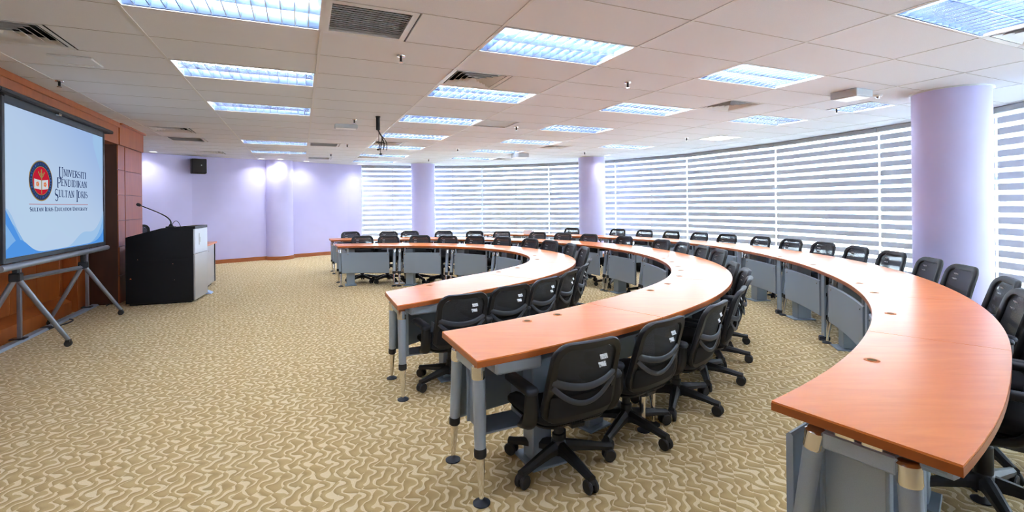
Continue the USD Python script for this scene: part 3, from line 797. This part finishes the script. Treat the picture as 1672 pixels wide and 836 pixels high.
def build_chair_parts(path, part):
    # star base: five legs, each with its caster
    for k in range(5):
        q = math.radians(90 + 36 + 72 * k)
        er = np.array([math.cos(q), math.sin(q)]); et = np.array([-er[1], er[0]])
        def sec(r, w, z0, z1):
            ins = .35
            return [np.append(er * r + et * s * w, z) for s, z in ((-1, z0), (1, z0), (1, z0 + (z1 - z0) * .6), (ins, z1), (-ins, z1), (-1, z0 + (z1 - z0) * .6))]
        me = loft([sec(.030, .034, .088, .150), sec(.10, .030, .090, .140), sec(.22, .025, .080, .116), sec(.280, .022, .070, .104), sec(.315, .020, .068, .100)])
        lg = part(path, 'base_leg', me, BLK, 35)
        c3 = lambda r, s, z: np.append(er * r + et * s, z)
        ca = [lathe([(.010, 0), (.028, .004), (.036, .013), (.036, .022), (.031, .028)], c3(.30, .002, .037), c3(.30, .10, .037), 16),
              lathe([(.010, 0), (.028, .004), (.036, .013), (.036, .022), (.031, .028)], c3(.30, -.002, .037), c3(.30, -.10, .037), 16),
              hull([c3(.30 + a, s, z) for a, s, z in ((-.024, -.022, .052), (.024, -.022, .052), (-.024, .022, .052), (.024, .022, .052), (-.013, -.013, .078), (.013, -.013, .078), (-.013, .013, .078), (.013, .013, .078))])]
        part(lg, 'caster', ca, BLKRUB, 35)
    part(path, 'gas_column', lathe([(.050, .078), (.052, .118), (.040, .150), (.036, .155), (.036, .285), (.026, .290), (.026, .40)], (0, 0, 0), (0, 0, 1), 20), BLK, 35)
    mech = part(path, 'tilt_mechanism', [cbox(-.08, .08, -.13, .10, .385, .425, .01), cbox(-.045, .045, -.20, -.10, .395, .425, .008)], BLK)
    part(mech, 'lever', tube([(.06, .04, .40), (.16, .05, .398), (.22, .055, .392)], .006, 6), BLK, 30)
    # seat
    rings = []
    for z, ins in ((.425, .05), (.430, .015), (.448, .0), (.470, .0), (.487, .012), (.497, .04), (.500, .10)):
        r = rrect(.475 - 2 * ins, .455 - 2 * ins, max(.10 - ins * .6, .03), 6)
        rings.append([(x, y + .015, z - .035 * max(0, (y - .10) / .13) ** 2 + .012 * (abs(x) / .22) ** 3) for x, y in r])
    part(path, 'seat', loft(rings), FAB, 45)
    part(path, 'seat_shell', loft([[(x, y + .012, z) for x, y in rrect(w, w - .02, .09, 5)] for z, w in ((.408, .36), (.414, .42), (.428, .435))]), BLK, 35)
    fr, inner = chair_back_frame()
    bf = part(path, 'back_frame', fr, BLK, 50)
    bm = part(path, 'back_mesh', chair_mesh_panel(inner), MESHF, True)
    def band(z0, sag, off, rr):
        xs = np.linspace(-.195, .195, 17)
        return tube([(x, yback(x, z0 - sag * (1 - (x / .195) ** 2)) - off - .022 * (1 - (x / .195) ** 2), z0 - sag * (1 - (x / .195) ** 2)) for x in xs], rr, 8, flat=(.45, 1.25))
    part(path, 'lumbar_band', band(.690, .045, .022, .0155), LUMB, 40)
    part(path, 'lumbar_band', band(.660, .105, .026, .0115), LUMB, 40)
    # fabric cover closing the lower back
    v = []
    xs = np.linspace(-.20, .20, 11); zs = np.linspace(.435, .60, 6)
    g0 = [[(x, yback(x, z) - .034 + .045 * max(0, (.50 - z) / .065) ** 2, z) for x in xs] for z in zs]
    pts = np.array(g0).reshape(-1, 3); bk = pts + np.array([0, .012, 0])
    f = []
    for i in range(5):
        for j in range(10):
            a = i * 11 + j
            f += [[a, a + 1, a + 12], [a, a + 12, a + 11]]
    o = len(pts)
    f2 = [[o + t[0], o + t[2], o + t[1]] for t in f]
    part(path, 'back_cover', trimesh.Trimesh(np.vstack([pts, bk]), f + f2, process=False), FAB, 45)
    for s in (-1, 1):
        arm = np.vstack([bez((s * .17, .05, .402), (s * .235, .03, .392), (s * .258, -.06, .410), n=6), bez((s * .262, -.10, .425), (s * .268, -.155, .45), (s * .270, -.165, .53), n=6), [(s * .270, -.168, .58), (s * .268, -.165, .635)]])
        ar = part(path, 'armrest', tube(arm, [.024] * 3 + [.027, .030, .033] + [.036, .038, .039, .039, .038, .037, .035, .031], 10, flat=(1.05, .55)), BLK, 40)
        pad = []
        for z, ins in ((.628, .018), (.634, .004), (.648, .0), (.660, .006), (.665, .020)):
            pad.append([(x * (1.0 - .9 * (y + .14) * (1 if y > -.14 else 0) * .35) + s * (.272 - .03 * max(0, y)), y - .055, z + .018 * (y / .14) * (1 if y < 0 else -.55)) for x, y in rrect(.080 - 2 * ins, .300 - 2 * ins, .034 - ins * .8, 5)])
        part(ar, 'arm_pad', loft(pad), SLATE, 40)
        if s > 0:
            part(ar, 'paper_tag', moved(cbox(-.0015, .0015, -.016, .016, -.028, .028, .0006), s * .297, -.165, .545, rx=4), STICK, label='white paper tag')
    for z in (.793, .748):
        x = .095
        st = cbox(-.026, .026, -.001, .001, -.018, .018, .0005)
        y = yback(x, z) - .0155
        part(path, 'sticker', moved(st, x, y, z, rx=-20, rz=6), STICK, label='white printed sticker on the back')
K_C = proto('task_chair'); build_chair('/World/Kinds/task_chair')
proto('low_task_chair'); build_chair('/World/Kinds/low_task_chair', -.10)
CH = [(0, [-57.3, -47.5, -37.8, -27.5, -17, -6.5, 4, 16, 29, 40, 53.5, 65, 76, 86, 97.5, 106.5], .10),
      (1, [-58.0, -49.8, -41.5, -33, -25, -17.5, -10.5, -4, 3.4, 11.3, 17.8, 30.1, 40.9, 49.3, 57.2, 67.8, 75.8, 84.5, 94.1, 99.8, 109.4], .14),
      (2, [-43.2, -37.6, -31.6, -25.4, -18.5, -12.8, -6.8, -.7, 5.1, 11, 16.8, 23.4, 29.6, 35.4, 41.2, 47.4, 57.9], .0)]
for ri, angs, tuck in CH:
    for i, q in enumerate(angs):
        r = ROWS[ri]['out'](q) - (tuck if not (ri == 2 and q < -28) else .09) - .02 + rng.uniform(-.015, .02)
        p = pol(r, q)
        rot = q + 90 + rng.uniform(-5, 5)
        copy_of('/World/Kinds/low_task_chair' if ri < 2 and q < -6 else '/World/Kinds/task_chair', 'task_chair', f'black mesh-back swivel chair, {ordn[i]} from the near end behind the {ROWS[ri]["name"]} curved tables', (*p, 0), rot, f'swivel chairs behind the {ROWS[ri]["name"]} row', 'chair', scale=.965)
for x, y, lab, rz in ((-8.03, 9.45, 'taller black mesh-back chair behind the lectern, nearer the pilaster', 200), (-7.88, 9.98, 'taller black mesh-back chair behind the lectern, nearer the lavender wall', 215)):
    copy_of('/World/Kinds/task_chair', 'task_chair', lab, (x, y, 0), rz, 'chairs behind the lectern', 'chair', scale=1.22)

# ------------------------------------------------------------------ projection screen on a wheeled stand
def emis(name, col, k=SCREEN):
    return glow(name, tuple(np.array(col)), k)
UP = -2.60
SK = .931
sc = thing('projection_screen', 'large lit screen in a black frame on a grey wheeled stand', 'screen', (*L(-2.42, 6.908), .085), GRID, scale=SK)
def SL(u, t, z):
    """room coordinates -> local frame of the screen."""
    return np.array([(u + 2.42) / SK, (t - 6.908) / SK, (z - .085) / SK])
# local frame: x towards the room, y along the wall
SX = lambda t: t - 7.42
z0s, z1s, y0s, y1s = .975, 2.475, SX(6.165), SX(8.68)
DISP = mat('screen_picture', {'g': ('texture_coordinate', {}), 's': ('separate_xyz', {}), 'a': ('math', {'math_type': 'multiply_add', 'value2': .30, 'value3': -.32}), 'b': ('math', {'math_type': 'multiply_add', 'value2': .16}),
                              'r': ('rgb_ramp', {'ramp': [(0.0, (.58, .77, 1.0)), (0.22, (.56, .73, .98)), (0.5, (.42, .60, .95)), (1.0, (.30, .50, .92))]}), 'e': ('emission', {'strength': SCREEN})},
            [('g.object', 's.vector'), ('s.z', 'a.value1'), ('s.y', 'b.value1'), ('a.value', 'b.value3'), ('b.value', 'r.fac'), ('r.color', 'e.color')], surface='e.emission')
part(sc, 'display', box(-.004, 0, y0s, y1s, z0s, z1s), DISP, label='lit blue picture')
part(sc, 'bezel', [cbox(-.03, .012, y0s - .05, y0s, z0s - .05, z1s + .06, .004), cbox(-.03, .012, y1s, y1s + .05, z0s - .05, z1s + .06, .004), cbox(-.03, .010, y0s, y1s, z0s - .05, z0s, .004), cbox(-.03, .010, y0s, y1s, z1s, z1s + .085, .004), cbox(-.03, -.006, y0s, y1s, z0s, z1s, .004)], SLATE, label='black frame')
part(sc, 'top_case', cbox(-.07, .06, SX(6.0), SX(8.93), 2.555, 2.605, .012), BLKCASE, label='black upper roller bar')
part(sc, 'latch', [cbox(.02, .065, SX(7.2) - .03, SX(7.2) + .03, 2.53, 2.56, .006)], CHROME)
part(sc, 'bottom_rail', loft([[(.035 * math.cos(a) + .005, y, .885 + .035 * math.sin(a)) for a in np.linspace(0, 2 * np.pi, 17)[:-1]] for y in (SX(6.06), SX(8.80))]), STANDM, 40, label='grey lower rail')
# printed picture: flat pieces a hair in front of the display
FX = .0012
def flat(poly, name, m, dx, label=None, kind=None):
    """poly in (y along the wall, z) -> thin plate facing the room."""
    me = extrude(poly, 0, .0008)
    if me is None:
        return
    v = me.vertices
    me.vertices = np.c_[v[:, 2] + FX + dx, v[:, 0], v[:, 1]]
    return part(sc, name, me, m, label=label, kind=kind)
def wavepoly(f0, f1, a, b, n=40):
    t = np.linspace(a, b, n)
    return Polygon([(x, f0(x)) for x in t] + [(x, f1(x)) for x in t[::-1]])
W1 = emis('wave_strong', (.10, .36, .93)); W2 = emis('wave_mid', (.26, .54, .97)); W3 = emis('wave_pale', (.42, .66, .98)); W4 = emis('wave_light', (.58, .76, 1.0))
sp = lambda x: (x - y0s) / (y1s - y0s)
clampz = lambda z: max(z0s + .001, min(z1s - .001, z))
lo = lambda x: z0s + .001
flat(wavepoly(lo, lambda x: clampz(1.00 + .18 * math.exp(-((sp(x) - .42) / .13) ** 2) + .60 * math.exp(-((sp(x)) / .10) ** 2) + .26 * sp(x) ** 3), y0s, y1s), 'picture_wave', W4, 0)
flat(wavepoly(lo, lambda x: clampz(.97 + .13 * math.exp(-((sp(x) - .72) / .12) ** 2) + .50 * math.exp(-((sp(x)) / .12) ** 2) + .44 * sp(x) ** 7), y0s, y1s), 'picture_wave', W3, .0004)
flat(wavepoly(lo, lambda x: clampz(.965 + .36 * math.exp(-((sp(x) - .03) / .12) ** 2) + .38 * sp(x) ** 12), y0s, y1s), 'picture_wave', W2, .0008)
flat(wavepoly(lo, lambda x: clampz(.985 + .16 * math.exp(-((sp(x) - .10) / .10) ** 2) + .18 * sp(x) ** 16), y0s, y1s), 'picture_wave', W1, .0012)
flat(wavepoly(lambda x: clampz(1.05 + 2.4 * (.115 - sp(x))), lambda x: clampz(1.16 + 2.9 * (.105 - sp(x))), y0s, y0s + (y1s - y0s) * .19), 'picture_wave', W1, .0016)
flat(wavepoly(lambda x: clampz(2.475 - 2.6 * (sp(x) - .84) ** .8 if sp(x) > .84 else 2.47), lambda x: z1s - .001, y0s + (y1s - y0s) * .86, y1s), 'picture_wave', W3, .0004)
# crest: oval shield with ring lettering, open book and gilt mace
NAVY = emis('crest_navy', (.035, .055, .13)); GOLD = emis('crest_gold', (.40, .27, .10)); RED = emis('crest_red', (.62, .018, .045)); BLUE = emis('crest_blue', (.05, .14, .50)); PAGE = emis('crest_page', (.74, .80, .86)); FLOW = emis('crest_flower', (.85, .25, .10))
INK = emis('ink_navy', (.045, .075, .19)); RULE = emis('rule_red', (.55, .24, .28)); PALEB = emis('crest_pale', (.32, .45, .75))
cx, cz = SX(6.885), 1.760
oval = lambda rx, rz, n=64: Polygon([(cx + rx * math.cos(q), cz + rz * math.sin(q)) for q in np.linspace(0, 2 * np.pi, n, endpoint=False)])
flat(oval(.262, .222), 'crest_rim', GOLD, .0004, 'oval crest')
flat(oval(.250, .211), 'crest_ring', NAVY, .0008)
ringl = []
for i in range(36):
    q = 2 * math.pi * i / 36 + .07
    gl = [sbox(-.010, -.012, .010, .012), sbox(-.010, -.012, -.003, .012), Polygon([(-.010, -.012), (0, .012), (.010, -.012), (0, -.004)]), Polygon([(-.010, .012), (.010, .012), (.003, .004), (.003, -.012), (-.003, -.012), (-.003, .004)])][i % 4 if i not in (8, 9, 26, 27) else 1]
    gl = affinity.rotate(gl, math.degrees(q) - 90, origin=(0, 0))
    ringl.append(affinity.translate(gl, cx + .219 * math.cos(q), cz + .184 * math.sin(q)))
flat(unary_union(ringl), 'crest_ring_lettering', BLUE, .0012)
flat(oval(.190, .158), 'crest_border', GOLD, .0012)
flat(oval(.183, .152), 'crest_field', RED, .0016)
flat(unary_union([Polygon([(cx - .155, cz + .018), (cx - .004, cz + .004), (cx - .004, cz - .098), (cx - .155, cz - .086)]), Polygon([(cx + .155, cz + .018), (cx + .004, cz + .004), (cx + .004, cz - .098), (cx + .155, cz - .086)])]), 'crest_book', PAGE, .0020)
for s in (-1, 1):
    flat(unary_union([Point(cx + s * .082 + .022 * math.cos(q), cz - .038 + .016 * math.sin(q)).buffer(.013) for q in np.linspace(0, 2 * np.pi, 5, endpoint=False)]), 'crest_flower', FLOW, .0024)
mace = [LineString([(cx + .004, cz - .135), (cx + .004, cz + .06)]).buffer(.008), Point(cx + .004, cz + .112).buffer(.015), Polygon([(cx - .016, cz + .03), (cx + .024, cz + .03), (cx + .018, cz + .10), (cx - .010, cz + .10)])]
for s in (-1, 1):
    mace += [LineString([(cx + .004, cz + .03), (cx + .004 + s * .035, cz + .055), (cx + .004 + s * .058, cz + .085)]).buffer(.006), Point(cx + .004 + s * .062, cz + .09).buffer(.012), Point(cx + .004 + s * .03, cz + .075).buffer(.008)]
flat(unary_union(mace), 'crest_mace', GOLD, .0026)
# lettering: a light serif alphabet drawn as strokes (x, z in cap heights)
def arc(cx_, cy_, rx, ry, a0, a1, n=14):
    return [(cx_ + rx * math.cos(math.radians(a)), cy_ + ry * math.sin(math.radians(a))) for a in np.linspace(a0, a1, n)]
GL = {   # width, thick strokes, thin strokes
    'U': (.72, [[(.14, 1), (.14, .3)] + arc(.36, .3, .22, .28, 180, 270)], [arc(.36, .3, .22, .28, 270, 360) + [(.58, 1)], [(.02, 1), (.26, 1)], [(.48, 1), (.70, 1)]]),
    'N': (.78, [[(.14, 1), (.62, 0)]], [[(.14, 0), (.14, 1)], [(.62, 0), (.62, 1)], [(.02, 0), (.26, 0)], [(.50, 1), (.74, 1)], [(.02, 1), (.16, 1)]]),
    'I': (.32, [[(.16, 0), (.16, 1)]], [[(.04, 0), (.28, 0)], [(.04, 1), (.28, 1)]]),
    'V': (.74, [[(.10, 1), (.37, 0)]], [[(.37, 0), (.63, 1)], [(0, 1), (.22, 1)], [(.52, 1), (.74, 1)]]),
    'E': (.60, [[(.14, 0), (.14, 1)]], [[(.02, 0), (.54, 0), (.56, .16)], [(.02, 1), (.52, 1), (.54, .84)], [(.14, .52), (.42, .52)]]),
    'R': (.70, [[(.14, 0), (.14, 1)], [(.32, .48), (.64, 0)]], [[(.02, 1), (.34, 1)] + arc(.34, .74, .22, .26, 90, -90) + [(.14, .48)], [(.02, 0), (.26, 0)], [(.56, 0), (.70, 0)]]),
    'S': (.56, [arc(.27, .74, .20, .24, 200, 270) + arc(.29, .26, .22, .24, 90, 0)], [arc(.27, .74, .20, .24, 40, 200), arc(.29, .26, .22, .24, 0, -150)]),
    'T': (.66, [[(.33, 0), (.33, 1)]], [[(.04, .86), (.06, 1), (.60, 1), (.62, .86)], [(.21, 0), (.45, 0)]]),
    'P': (.62, [[(.14, 0), (.14, 1)]], [[(.02, 1), (.30, 1)] + arc(.32, .73, .24, .27, 90, -90) + [(.14, .46)], [(.02, 0), (.26, 0)]]),
    'D': (.76, [[(.14, 0), (.14, 1)]], [[(.02, 1), (.30, 1)] + arc(.30, .5, .38, .5, 90, -90) + [(.02, 0)]]),
    'K': (.70, [[(.14, 0), (.14, 1)], [(.28, .56), (.62, 0)]], [[(.14, .42), (.56, 1)], [(.02, 0), (.26, 0)], [(.54, 0), (.70, 0)], [(.02, 1), (.26, 1)], [(.46, 1), (.66, 1)]]),
    'A': (.72, [[(.34, 1), (.60, 0)]], [[(.10, 0), (.34, 1)], [(.19, .36), (.50, .36)], [(0, 0), (.20, 0)], [(.50, 0), (.72, 0)]]),
    'L': (.58, [[(.14, 0), (.14, 1)]], [[(.02, 0), (.52, 0), (.55, .20)], [(.02, 1), (.26, 1)]]),
    'C': (.70, [arc(.38, .5, .30, .5, 110, 250)], [arc(.38, .5, .30, .5, 45, 110), arc(.38, .5, .30, .5, 250, 315)]),
    'O': (.78, [arc(.39, .5, .32, .5, 110, 250), arc(.39, .5, .32, .5, -70, 70)], [arc(.39, .5, .32, .5, 70, 110), arc(.39, .5, .32, .5, 250, 290)]),
    'Y': (.70, [[(.08, 1), (.35, .48)], [(.35, .5), (.35, 0)]], [[(.35, .48), (.60, 1)], [(0, 1), (.20, 1)], [(.50, 1), (.70, 1)], [(.23, 0), (.47, 0)]]),
    ' ': (.40, [], [])}
def lettering(text, x, z, capw, height, cap_height=None, drop=0.0, name='lettering', weight=1.0, label=None):
    """text starts at x with its baseline at z and is stretched to the width capw; first letters of words rise to cap_height."""
    shapes, adv, first = [], 0.0, True
    for ch in text:
        w, thick, thin = GL[ch]
        k = cap_height / height if (cap_height and first and ch != ' ') else 1.0
        dz = -drop if k > 1.0 else 0.0
        for lines, wd in ((thick, .075), (thin, .038)):
            for ln in lines:
                g = LineString([(px, pz) for px, pz in ln]).buffer(wd * weight, cap_style=2, join_style=1, quad_segs=4)
                g = affinity.scale(g, min(k, 1.35), k, origin=(0, 0))
                shapes.append(affinity.translate(g, adv, dz / height))
        adv += w * min(k, 1.35) + .05
        first = ch == ' '
    g = unary_union(shapes).simplify(.004)
    s = capw / adv
    g = affinity.affine_transform(g, [s, 0, 0, height, x, z])
    return flat(g, name, INK, .0006, label)
lettering('UNIVERSITI', SX(7.305), 1.846, .79, .080, .132, .035, label='dark blue lettering')
lettering('PENDIDIKAN', SX(7.255), 1.725, .87, .080, .112, .020, label='dark blue lettering')
lettering('SULTAN IDRIS', SX(7.200), 1.592, .935, .080, .140, .048, label='dark blue lettering')
flat(sbox(SX(6.626), 1.500, SX(8.139), 1.508), 'rule_line', RULE, .0006, 'thin red rule')
lettering('SULTAN IDRIS EDUCATION UNIVERSITY', SX(6.636), 1.428, 1.49, .038, .046, 0.0, weight=1.15, label='small dark blue lettering')
# stand
for hu, ht, hz, fp_, rp_ in ((-2.52, 6.17, .775, (-2.23, 6.45), (-2.84, 6.10)), (-2.52, 7.73, .72, (-2.23, 8.05), (-2.84, 7.72))):
    H = SL(hu, ht, hz)
    part(sc, 'hub', [cbox(H[0] - .045, H[0] + .045, H[1] - .045, H[1] + .045, H[2] - .04, H[2] + .05, .01), cbox(H[0] - .02, H[0] + .02, H[1] - .03, H[1] + .03, H[2] + .04, H[2] + .16, .006)], SLATE)
    for e in (SL(*fp_, .075), SL(*rp_, .075)):
        lg = part(sc, 'stand_leg', tube([H + np.array([0, 0, .01]), H + (e - H) * .5, e], [.027, .025, .022], 10), STANDM, 40)
        zf = SL(0, 0, 0)[2]
        part(lg, 'caster', [lathe([(.012, -.022), (.034, -.018), (.036, 0), (.034, .018), (.012, .022)], (e[0], e[1], zf + .036), (e[0], e[1] + 1, zf + .036), 16), cyl((e[0], e[1], zf + .05), (e[0], e[1], zf + .09), .014), hull([(e[0] + sx * .02, e[1] + sy * .03, zf + zz) for sx in (-1, 1) for sy in (-1, 1) for zz in (.05, .075)])], BLKRUB, 35, label='black caster')
h1, h2 = SL(-2.53, 6.17, .755), SL(-2.53, 7.73, .70)
part(sc, 'crossbar', tube([h1, (h1 + h2) / 2, h2], .026, 4), STANDM)
for u, tp in ((-2.80, 6.92), (-2.80, 8.72)):
    p0 = SL(u, tp, .03)
    po = part(sc, 'rear_post', cbox(p0[0] - .019, p0[0] + .019, p0[1] - .019, p0[1] + .019, p0[2], p0[2] + 1.05, .004), STANDM)
    part(po, 'post_foot', cbox(p0[0] - .08, p0[0] + .06, p0[1] - .05, p0[1] + .05, p0[2] - .002, p0[2] + .012, .003), SLATE)
r1, r2 = SL(-2.80, 6.80, 1.05), SL(-2.80, 8.76, 1.05)
part(sc, 'rear_brace', [cbox(r1[0] - .02, r1[0] + .02, r1[1], r2[1], r1[2] - .02, r1[2] + .02, .004), cbox(r1[0], -.03, SL(0, 6.95, 0)[1] - .015, SL(0, 6.95, 0)[1] + .015, r1[2] - .02, r1[2] + .02, .004)], STANDM)
t = thing('cable_trunking', 'long flat grey cable trunking on the carpet along the screen wall', 'trunking', (*L(-2.80, 6.6), 0), GRID)
part(t, 'channel', loft([[(x, y, z) for x, z in ((-.05, 0), (.05, 0), (.032, .026), (-.032, .026))] for y in (-2.6, 2.6)]), GREYMET)
part(t, 'joint_cover', [loft([[(x, y, z) for x, z in ((-.054, 0), (.054, 0), (.035, .030), (-.035, .030))] for y in (yy - .05, yy + .05)]) for yy in (-1.0, .9)], SLATE)

# ------------------------------------------------------------------ lectern, side cabinet, microphone
le = thing('lectern', 'black lectern with brushed steel front and sloping top', 'lectern', (*L(-1.89, 8.98), 0), GRID - 5)
# local: x from the wall towards the audience, y away from the camera
prof = [(-.43, .035), (.43, .035), (.43, 1.150), (.30, 1.150), (.02, 1.135), (-.43, 1.008)]
def xz_prism(pr, y0, y1):
    me = extrude(Polygon(pr), y0, y1); v = me.vertices
    me.vertices = np.c_[v[:, 0], -v[:, 2] + (y0 + y1), v[:, 1]]
    me.fix_normals()
    return me
part(le, 'side_panel', xz_prism(prof, -.33, -.305), LECT)
part(le, 'side_panel', xz_prism(prof, .305, .33), LECT)
part(le, 'top_board', [hull([(x, y, z) for (x, z) in ((-.425, .99), (-.425, 1.006), (.02, 1.133), (.02, 1.116)) for y in (-.306, .306)]), box(.02, .42, -.306, .306, 1.116, 1.135)], LECT)
part(le, 'back_panel', box(-.42, -.40, -.306, .306, .05, .98), LECT)
part(le, 'front_panel', cbox(.425, .448, -.335, .335, .035, .73, .004), STEEL, label='brushed steel front')
fp = part(le, 'sign_panel', cbox(.425, .450, -.335, .335, .735, 1.113, .004), plain('lit_sign', (.68, .72, .76), .3), label='pale glossy front sign')
part(fp, 'sign_emblem', [cbox(.450, .4515, -.14, -.10, .86, 1.04, .0005), cbox(.450, .4515, -.10, -.06, .90, .98, .0005)], VENTGREY)
part(le, 'cap_strip', cbox(.30, .452, -.335, .335, 1.115, 1.157, .004), LECT)
part(le, 'seam_strip', box(-.425, .425, -.3315, -.330, .662, .666), BLKCASE)
part(le, 'plinth', box(-.40, .38, -.29, .29, .0, .04), BLKRUB)
for x, z in ((.16, .60), (.18, .36), (-.28, .68)):
    part(le, 'screw', lathe([(.007, 0), (.006, .004)], (x, -.330, z), (x, -1, z), 10), CHROME)
part(le, 'indicator_lamp', lathe([(.011, 0), (.009, .006)], (-.37, -.330, .40), (-.37, -1, .40), 10), plain('orange_lamp', (.8, .16, .03), .4), label='small orange lamp')
ca = thing('side_cabinet', 'low brushed steel cabinet with a wooden top beside the lectern', 'cabinet', (*L(-1.93, 9.98), 0), GRID - 1)
part(ca, 'body', cbox(-.42, .42, -.63, .62, .05, .765, .006), STEEL)
part(ca, 'side_trim', [cbox(.415, .432, .595, .625, .05, .765, .003), cbox(.415, .428, -.635, -.61, .05, .765, .003)], SLATE)
part(ca, 'worktop', cbox(-.44, .455, -.645, .66, .765, .795, .004), CHERRY)
part(ca, 'plinth', box(-.40, .37, -.60, .58, 0, .05), BLKRUB)
part(ca, 'lock', lathe([(.010, 0), (.008, .005)], (.42, .05, .66), (1, .05, .66), 12), CHROME)
mi = thing('gooseneck_microphone', 'black gooseneck microphone standing on the lectern top', 'microphone', (*L(-1.95 + .13, 8.83), 1.134), GRID - 5)
part(mi, 'base', [cbox(-.06, .06, -.05, .05, 0, .022, .008), hull([(x, y, z) for x, y, z in ((-.03, -.02, .02), (.03, -.02, .02), (-.03, .02, .02), (.03, .02, .02), (-.012, -.01, .06), (.012, -.01, .06), (-.012, .01, .06), (.012, .01, .06))])], BLK)
part(mi, 'gooseneck', tube(bez((0, 0, .05), (.02, 0, .16), (-.12, -.03, .22), (-.37, -.06, .345), 14), [.009] * 8 + [.0075] * 6, 8), BLK, 40)
part(mi, 'capsule', lathe([(.008, 0), (.020, .008), (.024, .035), (.018, .055), (.008, .062)], (-.36, -.058, .340), (-.44, -.07, .380), 14), BLKRUB, 40)
part(mi, 'cable', tube(bez((.0, .02, .02), (.05, .02, .16), (.10, .02, .10), (.12, .03, .002), 12), .004, 6), BLK, 30)

# loudspeaker on the corner of the back wall
spk = np.array([-7.72, 11.83])
t = thing('loudspeaker', 'black box loudspeaker hung high on the lavender wall', 'loudspeaker', (spk[0], spk[1], 2.28), 42)
part(t, 'cabinet', cbox(-.155, .155, -.12, .12, 0, .36, .012), BLKCASE)
part(t, 'grille', cbox(-.14, .14, -.135, -.12, .015, .345, .006), BLKRUB)
part(t, 'badge', [cbox(.03, .055, -.138, -.134, .19, .215, .001)], CHROME)
part(t, 'wall_bracket', [cbox(-.03, .03, .12, .185, .15, .21, .004), cbox(-.05, .05, .175, .187, .10, .26, .003)], BLK)

# projector pole stub with hanging cables
pj = thing('projector_mount', 'black ceiling pole with a bundle of loose hanging cables', 'mount', (*L(U0 + 1.2 * 1.73, T0 + .6 * 5.49), CEIL), 0)
part(pj, 'pole', lathe([(.028, 0), (.028, -.195), (.018, -.200)], (0, 0, 0), (0, 0, 1), 16), BLK, 40)
part(pj, 'ceiling_flange', lathe([(.034, -.003), (.036, -.012), (.030, -.016)], (0, 0, 0), (0, 0, 1), 16), BLK, 40)
hang = [((.0, 0, -.19), (.02, 0, -.25), (.05, .01, -.29), (.07, 0, -.31), .011),
        ((.07, 0, -.30), (.10, .01, -.34), (.14, 0, -.38), (.12, 0, -.49), .007), ((.06, 0, -.30), (.08, -.01, -.36), (.10, 0, -.42), (.07, 0, -.485), .007),
        ((.05, 0, -.29), (.06, 0, -.36), (.05, 0, -.40), (.035, 0, -.47), .006), ((.01, 0, -.20), (.012, 0, -.30), (.008, 0, -.36), (.010, 0, -.385), .004),
        ((.0, 0, -.39), (.03, 0, -.36), (.06, 0, -.375), (.10, 0, -.395), .008), ((.035, 0, -.375), (.01, 0, -.44), (.0, 0, -.47), (.04, 0, -.475), .007), ((.03, 0, -.46), (.03, .0, -.50), (.03, 0, -.52), (.035, 0, -.54), .006), ((.07, 0, -.30), (.07, 0, -.34), (.04, 0, -.36), (.04, 0, -.46), .006)]
for h in hang:
    part(pj, 'cable', tube(bez(*h[:4], n=9), h[4], 6), BLKRUB, 40)
for x, z in ((.035, -.545), (.0, -.475)):
    part(pj, 'plug', cbox(x - .018, x + .018, -.010, .010, z - .014, z + .014, .004), BLK)

# small loose items
t = thing('power_strip', 'white power strip on the carpet under the innermost far tables', 'power strip', (*pol(2.62, 90.5), 0), 20)
part(t, 'body', cbox(-.14, .14, -.028, .028, .0, .035, .006), CARTON)
part(t, 'socket', [cbox(x - .02, x + .02, -.02, .02, .034, .037, .002) for x in (-.09, -.03, .03, .09)], VENTGREY)
t = thing('white_carton', 'small white carton on the outermost far table', 'carton', (*pol(5.95, 66.2), TT), -20)
part(t, 'body', cbox(-.11, .11, -.08, .08, 0, .10, .003), CARTON)
part(t, 'lid', cbox(-.112, .112, -.082, .082, .085, .103, .003), CARTON)
t = thing('socket_wedge', 'small pale blue wedge on the carpet at the lectern foot', 'wedge', (*L(-1.42, 9.45), 0), GRID)
part(t, 'wedge', hull([(-.05, -.10, 0), (.05, -.10, 0), (-.05, .10, 0), (.05, .10, 0), (-.04, -.09, .05), (-.04, .09, .05)]), plain('pale_blue', (.42, .58, .80), .5))
for i, (pts, lab) in enumerate((([(-2.62, 8.85), (-2.66, 9.0), (-2.55, 9.15), (-2.7, 9.2)], 'loose black cable on the carpet beside the pilaster foot'), ([(-2.75, 8.0), (-2.6, 7.9), (-2.7, 7.6), (-2.78, 7.5)], 'short black cable by the trunking below the screen'))):
    o = L(*pts[0])
    t = thing('floor_cable', lab, 'cable', (o[0], o[1], 0), 0)
    q = [np.append(L(u, tt_) - o, .008) for u, tt_ in pts]
    part(t, 'cable_run', tube(bez(*q, n=16), .008, 6), BLKRUB, 40)
    part(t, 'connector', cbox(q[-1][0] - .04, q[-1][0] + .04, q[-1][1] - .025, q[-1][1] + .025, 0, .03, .006), BLK)
